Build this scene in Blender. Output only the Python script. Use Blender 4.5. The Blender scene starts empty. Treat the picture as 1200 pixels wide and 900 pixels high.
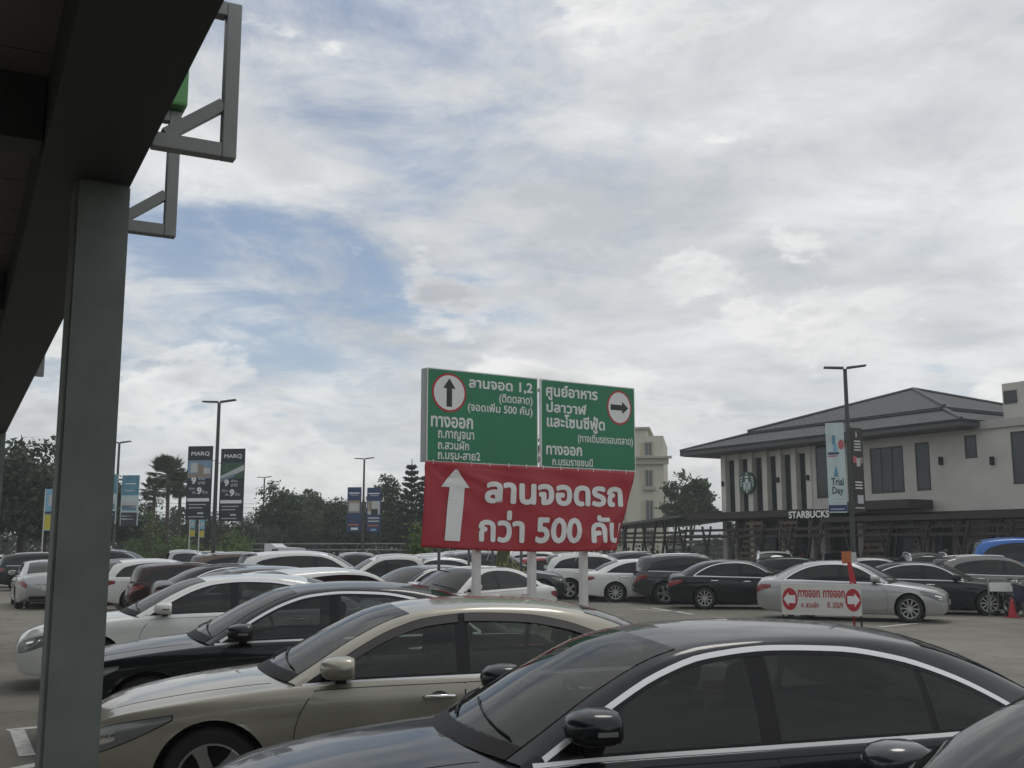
import bpy, bmesh, math, random
import numpy as np
from mathutils import Vector, Matrix
from mathutils.bvhtree import BVHTree
R = math.radians
random.seed(7); rng = np.random.default_rng(7)
SC = bpy.context.scene
COL = SC.collection

# ------------------------------------------------------------------ camera
FPX, V0, HC = 1250.0, 640.0, 1.87            # focal length and horizon in pixels of a 1200 x 900 frame, eye height
PITCH = math.atan((V0 - 450) / FPX)
cam = bpy.data.cameras.new('camera'); cam_o = bpy.data.objects.new('camera', cam); COL.objects.link(cam_o)
cam.sensor_width = 36; cam.lens = 36 * FPX / 1200; cam.clip_end = 5000; cam.clip_start = 0.05
cam_o.location = (0, 0, HC); cam_o.rotation_euler = (R(90) + PITCH, 0, 0)
SC.camera = cam_o
# ------------------------------------------------------------------ light
SUN_EL, SUN_AZ = R(62), R(25)                # azimuth clockwise from straight ahead
world = bpy.data.worlds.new('World'); SC.world = world; world.use_nodes = True
sun = bpy.data.lights.new('sun', 'SUN'); sun.energy = .55; sun.angle = R(16); sun.color = (1, .97, .92)
sun_o = bpy.data.objects.new('sun', sun); COL.objects.link(sun_o)
sd = Vector((math.sin(SUN_AZ) * math.cos(SUN_EL), math.cos(SUN_AZ) * math.cos(SUN_EL), math.sin(SUN_EL)))
sun_o.rotation_euler = sd.to_track_quat('Z', 'Y').to_euler()
SC.view_settings.view_transform = 'Standard'; SC.view_settings.look = 'None'
SC.view_settings.exposure = 0.0; SC.view_settings.gamma = 1.0


SKY = (.55, 13.95, 6.9, 10.1)               # scale and place of the cloud patterns
def build_world():
    nt = world.node_tree; N = nt.nodes; L = nt.links; N.clear()
    out = N.new('ShaderNodeOutputWorld')
    tc = N.new('ShaderNodeTexCoord')
    sky = N.new('ShaderNodeTexSky'); sky.sky_type = 'NISHITA'; sky.sun_disc = False
    sky.sun_elevation = SUN_EL; sky.sun_rotation = SUN_AZ; sky.air_density = 1.0; sky.dust_density = .7; sky.ozone_density = 1.1
    b1 = N.new('ShaderNodeBackground'); b1.inputs[1].default_value = 0.085
    L.new(sky.outputs[0], b1.inputs[0])

    def math_(op, a, b=None, c=None, clamp=False):
        n = N.new('ShaderNodeMath'); n.operation = op; n.use_clamp = clamp
        for i, x in enumerate((a, b, c)):
            if x is None: continue
            if isinstance(x, (int, float)): n.inputs[i].default_value = x
            else: L.new(x, n.inputs[i])
        return n.outputs[0]

    def rng_(x, a, b, c=0.0, d=1.0, smooth=True):
        n = N.new('ShaderNodeMapRange'); n.interpolation_type = 'SMOOTHSTEP' if smooth else 'LINEAR'
        L.new(x, n.inputs[0])
        for i, v in enumerate((a, b, c, d)): n.inputs[i + 1].default_value = v
        return n.outputs[0]

    def noise(vec, scale, detail, rough, dist, seed):
        m = N.new('ShaderNodeMapping'); m.inputs['Location'].default_value = seed
        L.new(vec, m.inputs[0])
        n = N.new('ShaderNodeTexNoise'); n.inputs['Scale'].default_value = scale; n.inputs['Detail'].default_value = detail
        n.inputs['Roughness'].default_value = rough; n.inputs['Distortion'].default_value = dist
        L.new(m.outputs[0], n.inputs['Vector']); return n.outputs['Fac']
    sep = N.new('ShaderNodeSeparateXYZ'); L.new(tc.outputs['Generated'], sep.inputs[0])
    z = math_('MAXIMUM', sep.outputs[2], 0.0)
    den = math_('ADD', z, 0.16)
    cx = math_('DIVIDE', sep.outputs[0], den); cy = math_('DIVIDE', sep.outputs[1], den)
    cmb = N.new('ShaderNodeCombineXYZ'); L.new(cx, cmb.inputs[0]); L.new(cy, cmb.inputs[1])
    p = cmb.outputs[0]
    cmb2 = N.new('ShaderNodeCombineXYZ')              # direction with height stretched: heaped clouds low down
    L.new(sep.outputs[0], cmb2.inputs[0]); L.new(sep.outputs[1], cmb2.inputs[1])
    L.new(math_('MULTIPLY', sep.outputs[2], 2.3), cmb2.inputs[2]); q = cmb2.outputs[0]
    # high sheet of cloud with streaks
    n1 = noise(p, SKY[0], 6, .52, .4, (SKY[1], SKY[2], 0))
    n2 = noise(p, 2.6, 10, .66, .5, (9.3, 4.2, 2))
    sheet = math_('ADD', math_('MULTIPLY', n1, .66), math_('MULTIPLY', n2, .34))
    cov1 = rng_(sheet, .370, .500)
    # heaps of cumulus towards the horizon
    n3 = noise(q, 4.4, 12, .58, .10, (SKY[3], 7.9, .4))
    low = rng_(sep.outputs[2], .02, .34, .078, -.115, False)
    hp = math_('ADD', n3, low)
    cov2 = rng_(hp, .485, .550)
    # brightness inside the cloud
    n4 = noise(p, 1.0, 8, .55, .5, (5.5, 2.0, 7))
    n5 = noise(q, 5.5, 10, .58, .2, (2.2, 3.4, 9))
    c1 = N.new('ShaderNodeValToRGB'); L.new(math_('ADD', math_('MULTIPLY', n4, .58), math_('MULTIPLY', noise(p, 3.4, 10, .62, .4, (1.1, 8.2, 3)), .42)), c1.inputs[0])
    c1.color_ramp.elements[0].position = .38; c1.color_ramp.elements[0].color = (.56, .585, .61, 1)
    c1.color_ramp.elements[1].position = .57; c1.color_ramp.elements[1].color = (.86, .87, .865, 1)
    # heaps: bright rims where they are thin, grey undersides where they are thick
    c2 = N.new('ShaderNodeValToRGB'); L.new(math_('ADD', math_('MULTIPLY', hp, .62), math_('MULTIPLY', n5, .38)), c2.inputs[0])
    c2.color_ramp.elements[0].position = .485; c2.color_ramp.elements[0].color = (.97, .97, .95, 1)
    c2.color_ramp.elements[1].position = .60; c2.color_ramp.elements[1].color = (.52, .53, .55, 1)
    b2 = N.new('ShaderNodeBackground'); L.new(c1.outputs[0], b2.inputs[0])
    b3 = N.new('ShaderNodeBackground'); L.new(c2.outputs[0], b3.inputs[0])
    mx1 = N.new('ShaderNodeMixShader'); L.new(math_('MULTIPLY_ADD', cov1, .82, .13), mx1.inputs[0])
    L.new(b1.outputs[0], mx1.inputs[1]); L.new(b2.outputs[0], mx1.inputs[2])
    # air near the horizon is pale
    hz = rng_(sep.outputs[2], .0, .22, .62, 0.0)
    bh = N.new('ShaderNodeBackground'); bh.inputs[0].default_value = (.66, .70, .74, 1)
    mxh = N.new('ShaderNodeMixShader'); L.new(hz, mxh.inputs[0]); L.new(mx1.outputs[0], mxh.inputs[1]); L.new(bh.outputs[0], mxh.inputs[2])
    mx2 = N.new('ShaderNodeMixShader'); L.new(math_('MULTIPLY', cov2, .80), mx2.inputs[0])
    L.new(mxh.outputs[0], mx2.inputs[1]); L.new(b3.outputs[0], mx2.inputs[2])
    L.new(mx2.outputs[0], out.inputs[0])
build_world()

# ------------------------------------------------------------------ picture helpers
cP, sP = math.cos(PITCH), math.sin(PITCH)
def ray(u, v):
    x = (u - 600) / FPX; y = (450 - v) / FPX
    return Vector((x, cP - y * sP, sP + y * cP))
def at(u, v, Y):
    d = ray(u, v); k = Y / d.y
    return Vector((d.x * k, Y, HC + d.z * k))
def ground_at(u, Y):
    """point on the ground at forward distance Y seen in column u"""
    depth = Y * cP - HC * sP
    return Vector(((u - 600) / FPX * depth, Y, 0))
def on_plane(u, v, p0, n):
    d = ray(u, v); o = Vector((0, 0, HC)); k = (Vector(p0) - o).dot(n) / d.dot(n)
    return o + d * k

# ------------------------------------------------------------------ materials
MATS = {}
def mat(name, col, rough=.6, metal=0.0, coat=0.0, spec=.5, noise=0.0, nscale=8.0, bump=0.0, bscale=40.0, alpha=None, trans=0.0, emit=None, coat_rough=.03):
    if name in MATS: return MATS[name]
    m = bpy.data.materials.new(name); m.use_nodes = True; MATS[name] = m
    nt = m.node_tree; b = nt.nodes['Principled BSDF']
    b.inputs['Base Color'].default_value = (*col, 1); b.inputs['Roughness'].default_value = rough
    b.inputs['Metallic'].default_value = metal; b.inputs['Coat Weight'].default_value = coat
    b.inputs['Coat Roughness'].default_value = coat_rough; b.inputs['Specular IOR Level'].default_value = spec
    if trans: b.inputs['Transmission Weight'].default_value = trans
    tc = None
    if noise or bump:
        tc = nt.nodes.new('ShaderNodeTexCoord')
    if noise:
        n = nt.nodes.new('ShaderNodeTexNoise'); n.inputs['Scale'].default_value = nscale; n.inputs['Detail'].default_value = 6
        nt.links.new(tc.outputs['Object'], n.inputs['Vector'])
        r = nt.nodes.new('ShaderNodeMapRange'); r.inputs[1].default_value = .3; r.inputs[2].default_value = .7
        r.inputs[3].default_value = 1 - noise; r.inputs[4].default_value = 1 + noise * .6
        nt.links.new(n.outputs['Fac'], r.inputs[0])
        mx = nt.nodes.new('ShaderNodeVectorMath'); mx.operation = 'SCALE'; mx.inputs[0].default_value = col
        nt.links.new(r.outputs[0], mx.inputs['Scale']); nt.links.new(mx.outputs[0], b.inputs['Base Color'])
        r2 = nt.nodes.new('ShaderNodeMapRange'); r2.inputs[3].default_value = max(rough - .06, 0.02); r2.inputs[4].default_value = min(rough + .1, 1)
        nt.links.new(n.outputs['Fac'], r2.inputs[0]); nt.links.new(r2.outputs[0], b.inputs['Roughness'])
        if coat:                          # a film of dust on the lacquer
            n2 = nt.nodes.new('ShaderNodeTexNoise'); n2.inputs['Scale'].default_value = nscale * 4; n2.inputs['Detail'].default_value = 8; n2.inputs['Roughness'].default_value = .7; nt.links.new(tc.outputs['Object'], n2.inputs['Vector'])
            r3 = nt.nodes.new('ShaderNodeMapRange'); r3.inputs[1].default_value = .40; r3.inputs[2].default_value = .72; r3.inputs[3].default_value = coat_rough; r3.inputs[4].default_value = coat_rough + .10; nt.links.new(n2.outputs['Fac'], r3.inputs[0]); nt.links.new(r3.outputs[0], b.inputs['Coat Roughness'])
    if bump:
        n = nt.nodes.new('ShaderNodeTexNoise'); n.inputs['Scale'].default_value = bscale; n.inputs['Detail'].default_value = 5
        nt.links.new(tc.outputs['Object'], n.inputs['Vector'])
        bp = nt.nodes.new('ShaderNodeBump'); bp.inputs['Strength'].default_value = bump; bp.inputs['Distance'].default_value = .02
        nt.links.new(n.outputs['Fac'], bp.inputs['Height']); nt.links.new(bp.outputs[0], b.inputs['Normal'])
    if emit:
        b.inputs['Emission Color'].default_value = (*col, 1); b.inputs['Emission Strength'].default_value = emit
    return m
def paint(name, col, metal=.25, rough=.32):
    return mat('paint_' + name, col, rough, metal, coat=.65 if max(col) < .03 else 1.0, spec=.12, noise=.06, nscale=3.0)
M_GLASS = mat('tinted_glass', (.007, .009, .009), .03, spec=.42, noise=.03, nscale=2)
def clear_glass(name, tint):
    if name in MATS: return MATS[name]
    m = bpy.data.materials.new(name); m.use_nodes = True; nt = m.node_tree; N = nt.nodes; N.remove(N['Principled BSDF']); MATS[name] = m
    t = N.new('ShaderNodeBsdfTransparent'); t.inputs[0].default_value = (*tint, 1); g = N.new('ShaderNodeBsdfGlossy'); g.inputs['Roughness'].default_value = .02; f = N.new('ShaderNodeFresnel'); f.inputs[0].default_value = 1.5
    d = N.new('ShaderNodeBsdfDiffuse'); d.inputs[0].default_value = (.10, .11, .10, 1); m0 = N.new('ShaderNodeMixShader'); m0.inputs[0].default_value = .10
    nt.links.new(t.outputs[0], m0.inputs[1]); nt.links.new(d.outputs[0], m0.inputs[2])
    mx = N.new('ShaderNodeMixShader'); nt.links.new(f.outputs[0], mx.inputs[0]); nt.links.new(m0.outputs[0], mx.inputs[1]); nt.links.new(g.outputs[0], mx.inputs[2]); nt.links.new(mx.outputs[0], N['Material Output'].inputs[0]); return m
M_SEAT = mat('seat_fabric', (.06, .058, .052), .8, noise=.1); M_TRIM = mat('cabin_trim', (.022, .022, .022), .7)
M_CLEAR = mat('lamp_glass', (.20, .21, .20), .25, metal=.3, coat=.7)
M_CHROME = mat('chrome', (.78, .78, .78), .10, metal=1)
M_SATIN = mat('satin_chrome', (.86, .86, .86), .28, metal=.45)
M_RUBBER = mat('tyre_rubber', (.018, .018, .018), .8, bump=.2, bscale=30)
M_ALLOY = mat('alloy', (.55, .56, .57), .28, metal=.9)
M_DARKALLOY = mat('dark_alloy', (.10, .10, .105), .35, metal=.8)
M_BLACK = mat('black_plastic', (.012, .012, .013), .6, spec=.25)
M_PIANO = mat('black_gloss', (.006, .006, .007), .25, spec=.3)
M_GAP = mat('panel_gap', (.006, .006, .006), .8)
M_RED = mat('tail_lamp', (.22, .012, .015), .12, coat=1)
M_ORANGE = mat('indicator', (.55, .20, .04), .15, coat=1)
M_PLATE = mat('number_plate', (.55, .56, .55), .5)
M_VISOR = mat('smoked_visor', (.045, .035, .032), .12, coat=.5)
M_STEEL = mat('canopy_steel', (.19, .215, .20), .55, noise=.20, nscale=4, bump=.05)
M_STEELL = mat('bracket_steel', (.30, .32, .31), .5, noise=.08, nscale=6)
M_POLE = mat('dark_pole', (.055, .058, .058), .5, noise=.1)
M_WHITEPOST = mat('white_post', (.62, .62, .60), .55, noise=.10, nscale=5)
M_PRINTW = mat('print_white', (.74, .75, .74), .55)
M_PRINTK = mat('print_black', (.02, .02, .022), .5)
M_PRINTR = mat('print_red', (.42, .022, .035), .55)

# ------------------------------------------------------------------ object helpers
def link(o, parent=None):
    COL.objects.link(o)
    if parent is not None: o.parent = parent
    return o
def obj(name, verts, faces, m, parent=None, smooth=False, sharp=None):
    me = bpy.data.meshes.new(name); me.from_pydata([tuple(map(float, v)) for v in verts], [], [tuple(map(int, f)) for f in faces])
    ms = m if isinstance(m, (list, tuple)) else [m]
    for x in ms: me.materials.append(x)
    if smooth:
        me.polygons.foreach_set('use_smooth', np.ones(len(me.polygons), dtype=bool))
        if sharp: me.set_sharp_from_angle(angle=R(sharp))
    me.update()
    return link(bpy.data.objects.new(name, me), parent)
def empty(name, loc=(0, 0, 0), rz=0.0, parent=None):
    o = bpy.data.objects.new(name, None); o.location = loc; o.rotation_euler = (0, 0, rz); o.empty_display_size = .2
    return link(o, parent)
def tag(o, label=None, cat=None, group=None, kind=None):
    if label: o['label'] = label
    if cat: o['category'] = cat
    if group: o['group'] = group
    if kind: o['kind'] = kind
    return o
class MB:
    def __init__(s): s.v = []; s.f = []
    def add(s, v, f):
        n = len(s.v); s.v += [tuple(x) for x in v]; s.f += [tuple(i + n for i in q) for q in f]; return s
    def hexa(s, p):                       # p: 4 bottom then 4 top, both counter-clockwise seen from above
        return s.add(p, [(3, 2, 1, 0), (4, 5, 6, 7), (0, 1, 5, 4), (1, 2, 6, 5), (2, 3, 7, 6), (3, 0, 4, 7)])
    def box(s, x0, x1, y0, y1, z0, z1):
        return s.hexa([(x0, y0, z0), (x1, y0, z0), (x1, y1, z0), (x0, y1, z0), (x0, y0, z1), (x1, y0, z1), (x1, y1, z1), (x0, y1, z1)])
    def bar(s, a, b, w, h, up=(0, 0, 1)):
        a = Vector(a); b = Vector(b); d = (b - a).normalized(); up = Vector(up)
        if abs(d.dot(up)) > .98: up = Vector((1, 0, 0))
        sx = d.cross(up).normalized(); sz = sx.cross(d).normalized(); sx *= w / 2; sz *= h / 2
        return s.hexa([a - sx - sz, a + sx - sz, b + sx - sz, b - sx - sz, a - sx + sz, a + sx + sz, b + sx + sz, b - sx + sz])
    def tube(s, pts, rad, n=10, cap=True):
        pts = [Vector(p) for p in pts]; rad = rad if isinstance(rad, (list, tuple)) else [rad] * len(pts)
        rings = []; ref = None
        for i, p in enumerate(pts):
            d = (pts[min(i + 1, len(pts) - 1)] - pts[max(i - 1, 0)]).normalized()
            if ref is None: ref = Vector((0, 0, 1)) if abs(d.z) < .9 else Vector((1, 0, 0))
            a = d.cross(ref).normalized(); b = d.cross(a).normalized(); ref = a.cross(d)
            rings.append([p + (a * math.cos(t) + b * math.sin(t)) * rad[i] for t in [2 * math.pi * k / n for k in range(n)]])
        n0 = len(s.v)
        for r in rings: s.v += [tuple(p) for p in r]
        for i in range(len(pts) - 1):
            for k in range(n):
                a = n0 + i * n + k; b = n0 + i * n + (k + 1) % n
                s.f.append((a, b, b + n, a + n))
        if cap:
            s.f.append(tuple(n0 + k for k in range(n))[::-1]); s.f.append(tuple(n0 + (len(pts) - 1) * n + k for k in range(n)))
        return s
    def lathe(s, prof, n=28, axis='y'):   # prof: (radius, along) pairs
        n0 = len(s.v)
        for k in range(n):
            t = 2 * math.pi * k / n
            for r, a in prof:
                x, zz = r * math.cos(t), r * math.sin(t)
                s.v.append((x, a, zz) if axis == 'y' else (x, zz, a))
        m = len(prof)
        for k in range(n):
            for i in range(m - 1):
                a = n0 + k * m + i; b = n0 + ((k + 1) % n) * m + i
                s.f.append((a, a + 1, b + 1, b) if axis == 'y' else (a, b, b + 1, a + 1))
        return s
    def prism(s, poly, fn0, fn1):         # poly of 2d points mapped by two functions to 3d
        n = len(poly); a = [fn0(*p) for p in poly]; b = [fn1(*p) for p in poly]
        return s.add(a + b, [tuple(range(n)), tuple(range(2 * n - 1, n - 1, -1))] + [(i, i + n, (i + 1) % n + n, (i + 1) % n) for i in range(n)])
    def build(s, name, m, parent=None, smooth=False, sharp=None):
        o = obj(name, s.v, s.f, m, parent, smooth, sharp)
        bm = bmesh.new(); bm.from_mesh(o.data); bmesh.ops.recalc_face_normals(bm, faces=bm.faces); bm.to_mesh(o.data); bm.free()
        return o
def box(name, m, parent, x0, x1, y0, y1, z0, z1, bevel=0.0):
    o = MB().box(x0, x1, y0, y1, z0, z1).build(name, m, parent)
    if bevel:
        bm = bmesh.new(); bm.from_mesh(o.data)
        bmesh.ops.bevel(bm, geom=bm.edges[:], offset=bevel, segments=2, affect='EDGES', profile=.6)
        bm.to_mesh(o.data); bm.free()
    return o
def copy_tree(o, parent=None, swap=None, loc=None, rz=None):
    c = o.copy(); COL.objects.link(c); c.parent = parent
    if loc is not None: c.location = loc
    if rz is not None: c.rotation_euler = (0, 0, rz)
    if swap and c.type == 'MESH':
        for i, s in enumerate(c.material_slots):
            if s.material in swap:
                s.link = 'OBJECT'; s.material = swap[o.data.materials[i]]
    for ch in o.children: copy_tree(ch, c, swap)
    return c
TXT = {}
def text_geo(body, bold=0.0, res=3):
    """outline lettering as a flat mesh scaled to the unit box; bold: spread of the strokes as a share of the height"""
    key = (body, bold, res)
    if key in TXT: return TXT[key]
    c = bpy.data.curves.new('lettering', 'FONT'); c.body = body; c.resolution_u = res
    o = bpy.data.objects.new('lettering', c); COL.objects.link(o)
    bpy.context.view_layer.update()
    me = o.evaluated_get(bpy.context.evaluated_depsgraph_get()).to_mesh()
    v = np.array([x.co[:] for x in me.vertices]); f = [tuple(p.vertices) for p in me.polygons]
    o.evaluated_get(bpy.context.evaluated_depsgraph_get()).to_mesh_clear()
    bpy.data.objects.remove(o); bpy.data.curves.remove(c)
    v = v[:, :2]
    V, F = [], []
    offs = [(0, 0)] if not bold else [(math.cos(t) * bold, math.sin(t) * bold) for t in [k * math.pi / 4 for k in range(8)]]
    for i, (dx, dy) in enumerate(offs):
        n = len(V) and sum(len(x) for x in V)
        V.append(np.column_stack([v + [dx, dy], np.full(len(v), i * .0002)])); F += [tuple(k + n for k in q) for q in f]
    V = np.vstack(V); lo = V.min(0); hi = V.max(0)
    V[:, :2] = (V[:, :2] - lo[:2]) / (hi[:2] - lo[:2])
    TXT[key] = (V, F); return TXT[key]
def lettering(body, fn, m, parent, bold=0.0, name='lettering', split=False):
    """fn maps (0..1, 0..1, lift) to local coordinates"""
    V, F = text_geo(body, bold)
    if split:                             # each character a piece of its own
        par = list(range(len(V)))
        def find(i):
            while par[i] != i: par[i] = par[par[i]]; i = par[i]
            return i
        for f in F:
            for k in f[1:]: par[find(k)] = find(f[0])
        isl = {}
        for f in F: isl.setdefault(find(f[0]), []).append(f)
        boxes = sorted([(V[list({i for f in fs for i in f}), 0].min(), V[list({i for f in fs for i in f}), 0].max(), fs) for fs in isl.values()], key=lambda b: b[0])
        groups = []
        for x0, x1, fs in boxes:
            if groups and min(x1, groups[-1][1]) - x0 > .3 * min(x1 - x0, groups[-1][1] - groups[-1][0]):
                g = groups[-1]; groups[-1] = (g[0], max(g[1], x1), g[2] + fs)
            else: groups.append((x0, x1, list(fs)))
        for x0, x1, fs in groups:
            ids = sorted({i for f in fs for i in f}); mp = {k: j for j, k in enumerate(ids)}
            obj('letter', [fn(*V[k]) for k in ids], [tuple(mp[i] for i in f) for f in fs], m, parent)
        return None
    return obj(name, [fn(*p) for p in V], F, m, parent)
def grid_faces(nu, nv, n0=0):
    return [(n0 + i * nv + j, n0 + (i + 1) * nv + j, n0 + (i + 1) * nv + j + 1, n0 + i * nv + j + 1) for i in range(nu - 1) for j in range(nv - 1)]

# ------------------------------------------------------------------ cars
def pchip(keys):
    x = np.array([k[0] for k in keys], float); y = np.array([k[1] for k in keys], float)
    h = np.diff(x); d = np.diff(y) / h; m = np.zeros(len(x)); m[0] = d[0]; m[-1] = d[-1]
    for i in range(1, len(x) - 1):
        if d[i - 1] * d[i] > 0:
            w1 = 2 * h[i] + h[i - 1]; w2 = h[i] + 2 * h[i - 1]; m[i] = (w1 + w2) / (w1 / d[i - 1] + w2 / d[i])
    def f(q):
        q = np.clip(np.asarray(q, float), x[0], x[-1]); i = np.clip(np.searchsorted(x, q, side='right') - 1, 0, len(x) - 2)
        t = (q - x[i]) / h[i]; t2 = t * t; t3 = t2 * t
        return (2 * t3 - 3 * t2 + 1) * y[i] + (t3 - 2 * t2 + t) * h[i] * m[i] + (-2 * t3 + 3 * t2) * y[i + 1] + (t3 - t2) * h[i] * m[i + 1]
    return f
def catmull(P, n):
    P = np.asarray(P, float); Q = np.vstack([2 * P[0] - P[1], P, 2 * P[-1] - P[-2]])
    t = (np.arange(n) / n)[None, :, None]; a, b, c, d = (Q[i:len(Q) - 3 + i][:, None, :] for i in range(4))
    out = .5 * (2 * b + (c - a) * t + (2 * a - 5 * b + 4 * c - d) * t * t + (3 * b - a - 3 * c + d) * t ** 3)
    return np.vstack([out.reshape(-1, 2), P[-1:]])

SEDAN = dict(L=4.90, wheels=(.93, 3.78), wr=.335, arch=.385,
    zc=[(0, .60), (.02, .67), (.07, .73), (.2, .795), (.5, .872), (.9, .935), (1.3, .972), (1.7, .96), (3.6, .98), (4.1, 1.03), (4.45, 1.07), (4.70, 1.06), (4.81, 1.02), (4.88, .90), (4.90, .80)],
    zsh=[(0, .55), (.03, .61), (.1, .67), (.3, .745), (.6, .805), (1.0, .862), (1.4, .903), (1.8, .930), (2.6, .948), (3.4, .965), (3.9, .975), (4.4, .975), (4.65, .96), (4.83, .90), (4.90, .76)],
    zs=[(0, .44), (.02, .34), (.06, .26), (.15, .205), (.5, .18), (4.2, .19), (4.65, .24), (4.80, .29), (4.87, .36), (4.90, .46)],
    w=[(0, .52), (.02, .62), (.06, .70), (.15, .785), (.3, .85), (.55, .893), (.95, .915), (2.0, .922), (3.6, .918), (4.1, .90), (4.5, .862), (4.73, .80), (4.84, .73), (4.90, .62)],
    rail=[(1.46, .80, .925, 1.20, .962), (1.62, .775, 1.03, 1.42, 1.08), (1.9, .715, 1.205, 1.75, 1.26), (2.2, .655, 1.342, 2.08, 1.398), (2.45, .625, 1.400, 2.38, 1.452), (2.85, .61, 1.420, 2.85, 1.475),
          (3.25, .605, 1.408, 3.25, 1.464), (3.6, .60, 1.358, 3.65, 1.416), (3.92, .625, 1.250, 4.02, 1.31), (4.22, .675, 1.10, 4.33, 1.158), (4.42, .72, .975, 4.55, 1.045)],
    ws=(.026, .30), bl=(.72, .965),
    dlo=[(1.56, .937), (1.72, 1.037), (1.92, 1.160), (2.15, 1.272), (2.4, 1.345), (2.75, 1.374), (3.1, 1.362), (3.4, 1.315), (3.68, 1.225), (3.92, 1.105), (4.10, .985)],
    pill=(2.60, 2.68, 3.50), doors=((1.50, 2.635), (2.645, 3.64)), mirror=(1.76, .985), head=(.05, .66), tail=(4.46, 4.89))
SUV = dict(L=4.55, wheels=(.92, 3.60), wr=.36, arch=.42,
    zc=[(0, .64), (.02, .76), (.07, .85), (.2, .91), (.6, .985), (1.0, 1.04), (1.3, 1.06), (3.9, 1.06), (4.3, 1.07), (4.45, 1.03), (4.52, .92), (4.55, .78)],
    zsh=[(0, .60), (.03, .69), (.1, .77), (.3, .84), (.7, .91), (1.3, .985), (2.0, 1.02), (3.0, 1.045), (3.9, 1.075), (4.3, 1.07), (4.46, 1.0), (4.55, .74)],
    zs=[(0, .46), (.02, .38), (.07, .31), (.2, .26), (.6, .24), (3.9, .25), (4.3, .30), (4.46, .37), (4.55, .50)],
    w=[(0, .56), (.02, .66), (.06, .74), (.15, .82), (.32, .88), (.6, .915), (1.0, .93), (3.6, .93), (4.1, .905), (4.35, .865), (4.48, .80), (4.55, .68)],
    rail=[(1.34, .82, 1.0, 1.08, 1.04), (1.55, .785, 1.16, 1.36, 1.21), (1.8, .73, 1.335, 1.65, 1.395), (2.05, .685, 1.475, 1.94, 1.535), (2.35, .665, 1.55, 2.3, 1.612), (2.8, .655, 1.575, 2.8, 1.645),
          (3.4, .645, 1.555, 3.4, 1.630), (3.9, .635, 1.505, 3.95, 1.585), (4.15, .64, 1.44, 4.27, 1.52), (4.28, .69, 1.26, 4.40, 1.33), (4.37, .74, 1.06, 4.48, 1.08)],
    ws=(.035, .28), bl=(.80, .965),
    dlo=[(1.48, 1.01), (1.65, 1.125), (1.85, 1.26), (2.05, 1.38), (2.35, 1.465), (2.8, 1.49), (3.3, 1.465), (3.7, 1.40), (3.95, 1.31), (4.12, 1.11)],
    pill=(2.42, 2.50, 3.30), doors=((1.38, 2.455), (2.465, 3.42)), mirror=(1.56, 1.07), head=(.05, .60), tail=(4.16, 4.54))
PICKUP = dict(L=5.25, wheels=(.95, 4.08), wr=.37, arch=.43,
    zc=[(0, .66), (.02, .80), (.07, .90), (.2, .955), (.6, 1.01), (1.1, 1.06), (1.4, 1.07), (3.2, 1.04), (3.5, 1.04), (5.0, 1.04), (5.18, 1.03), (5.22, .95), (5.25, .80)],
    zsh=[(0, .62), (.03, .72), (.1, .82), (.3, .89), (.7, .95), (1.3, 1.0), (2.0, 1.02), (3.2, 1.03), (5.0, 1.04), (5.18, 1.02), (5.25, .78)],
    zs=[(0, .48), (.02, .40), (.07, .34), (.2, .30), (.6, .28), (4.6, .30), (5.0, .38), (5.2, .46), (5.25, .55)],
    w=[(0, .58), (.02, .68), (.06, .76), (.15, .83), (.32, .885), (.6, .915), (1.0, .925), (4.6, .92), (5.1, .90), (5.2, .86), (5.25, .78)],
    rail=[(1.38, .82, 1.01, 1.14, 1.045), (1.55, .79, 1.14, 1.38, 1.19), (1.8, .735, 1.33, 1.66, 1.39), (2.05, .69, 1.49, 1.94, 1.55), (2.3, .67, 1.565, 2.25, 1.625), (2.7, .66, 1.59, 2.7, 1.655),
          (3.0, .655, 1.575, 3.0, 1.642), (3.2, .655, 1.535, 3.24, 1.60), (3.32, .67, 1.44, 3.38, 1.49), (3.38, .70, 1.24, 3.44, 1.26), (3.44, .74, 1.0, 3.48, 1.0)],
    ws=(.035, .30), bl=(.80, .95),
    dlo=[(1.54, 1.03), (1.7, 1.14), (1.9, 1.28), (2.1, 1.41), (2.35, 1.49), (2.7, 1.505), (3.0, 1.48), (3.18, 1.40), (3.26, 1.10)],
    pill=(2.30, 2.38, None), doors=((1.44, 2.335), (2.345, 3.30)), mirror=(1.64, 1.10), head=(.05, .58), tail=(5.10, 5.24), bed=True)

def scaled(spec, sx=1, sy=1, sz=1, **kw):
    s = dict(spec); L = s['L']
    for k in ('zc', 'zsh', 'zs'): s[k] = [(a * sx, b * sz) for a, b in s[k]]
    s['w'] = [(a * sx, b * sy) for a, b in s['w']]
    s['rail'] = [(a * sx, b * sy, c * sz, d * sx, e * sz) for a, b, c, d, e in s['rail']]
    s['dlo'] = [(a * sx, b * sz) for a, b in s['dlo']]
    s['L'] = L * sx; s['wheels'] = tuple(a * sx for a in s['wheels'])
    s['pill'] = tuple(a * sx if a else None for a in s['pill']); s['doors'] = tuple((a * sx, b * sx) for a, b in s['doors'])
    s['mirror'] = (s['mirror'][0] * sx, s['mirror'][1] * sz); s['head'] = tuple(a * sx for a in s['head']); s['tail'] = tuple(a * sx for a in s['tail'])
    s.update(kw); return s

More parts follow.
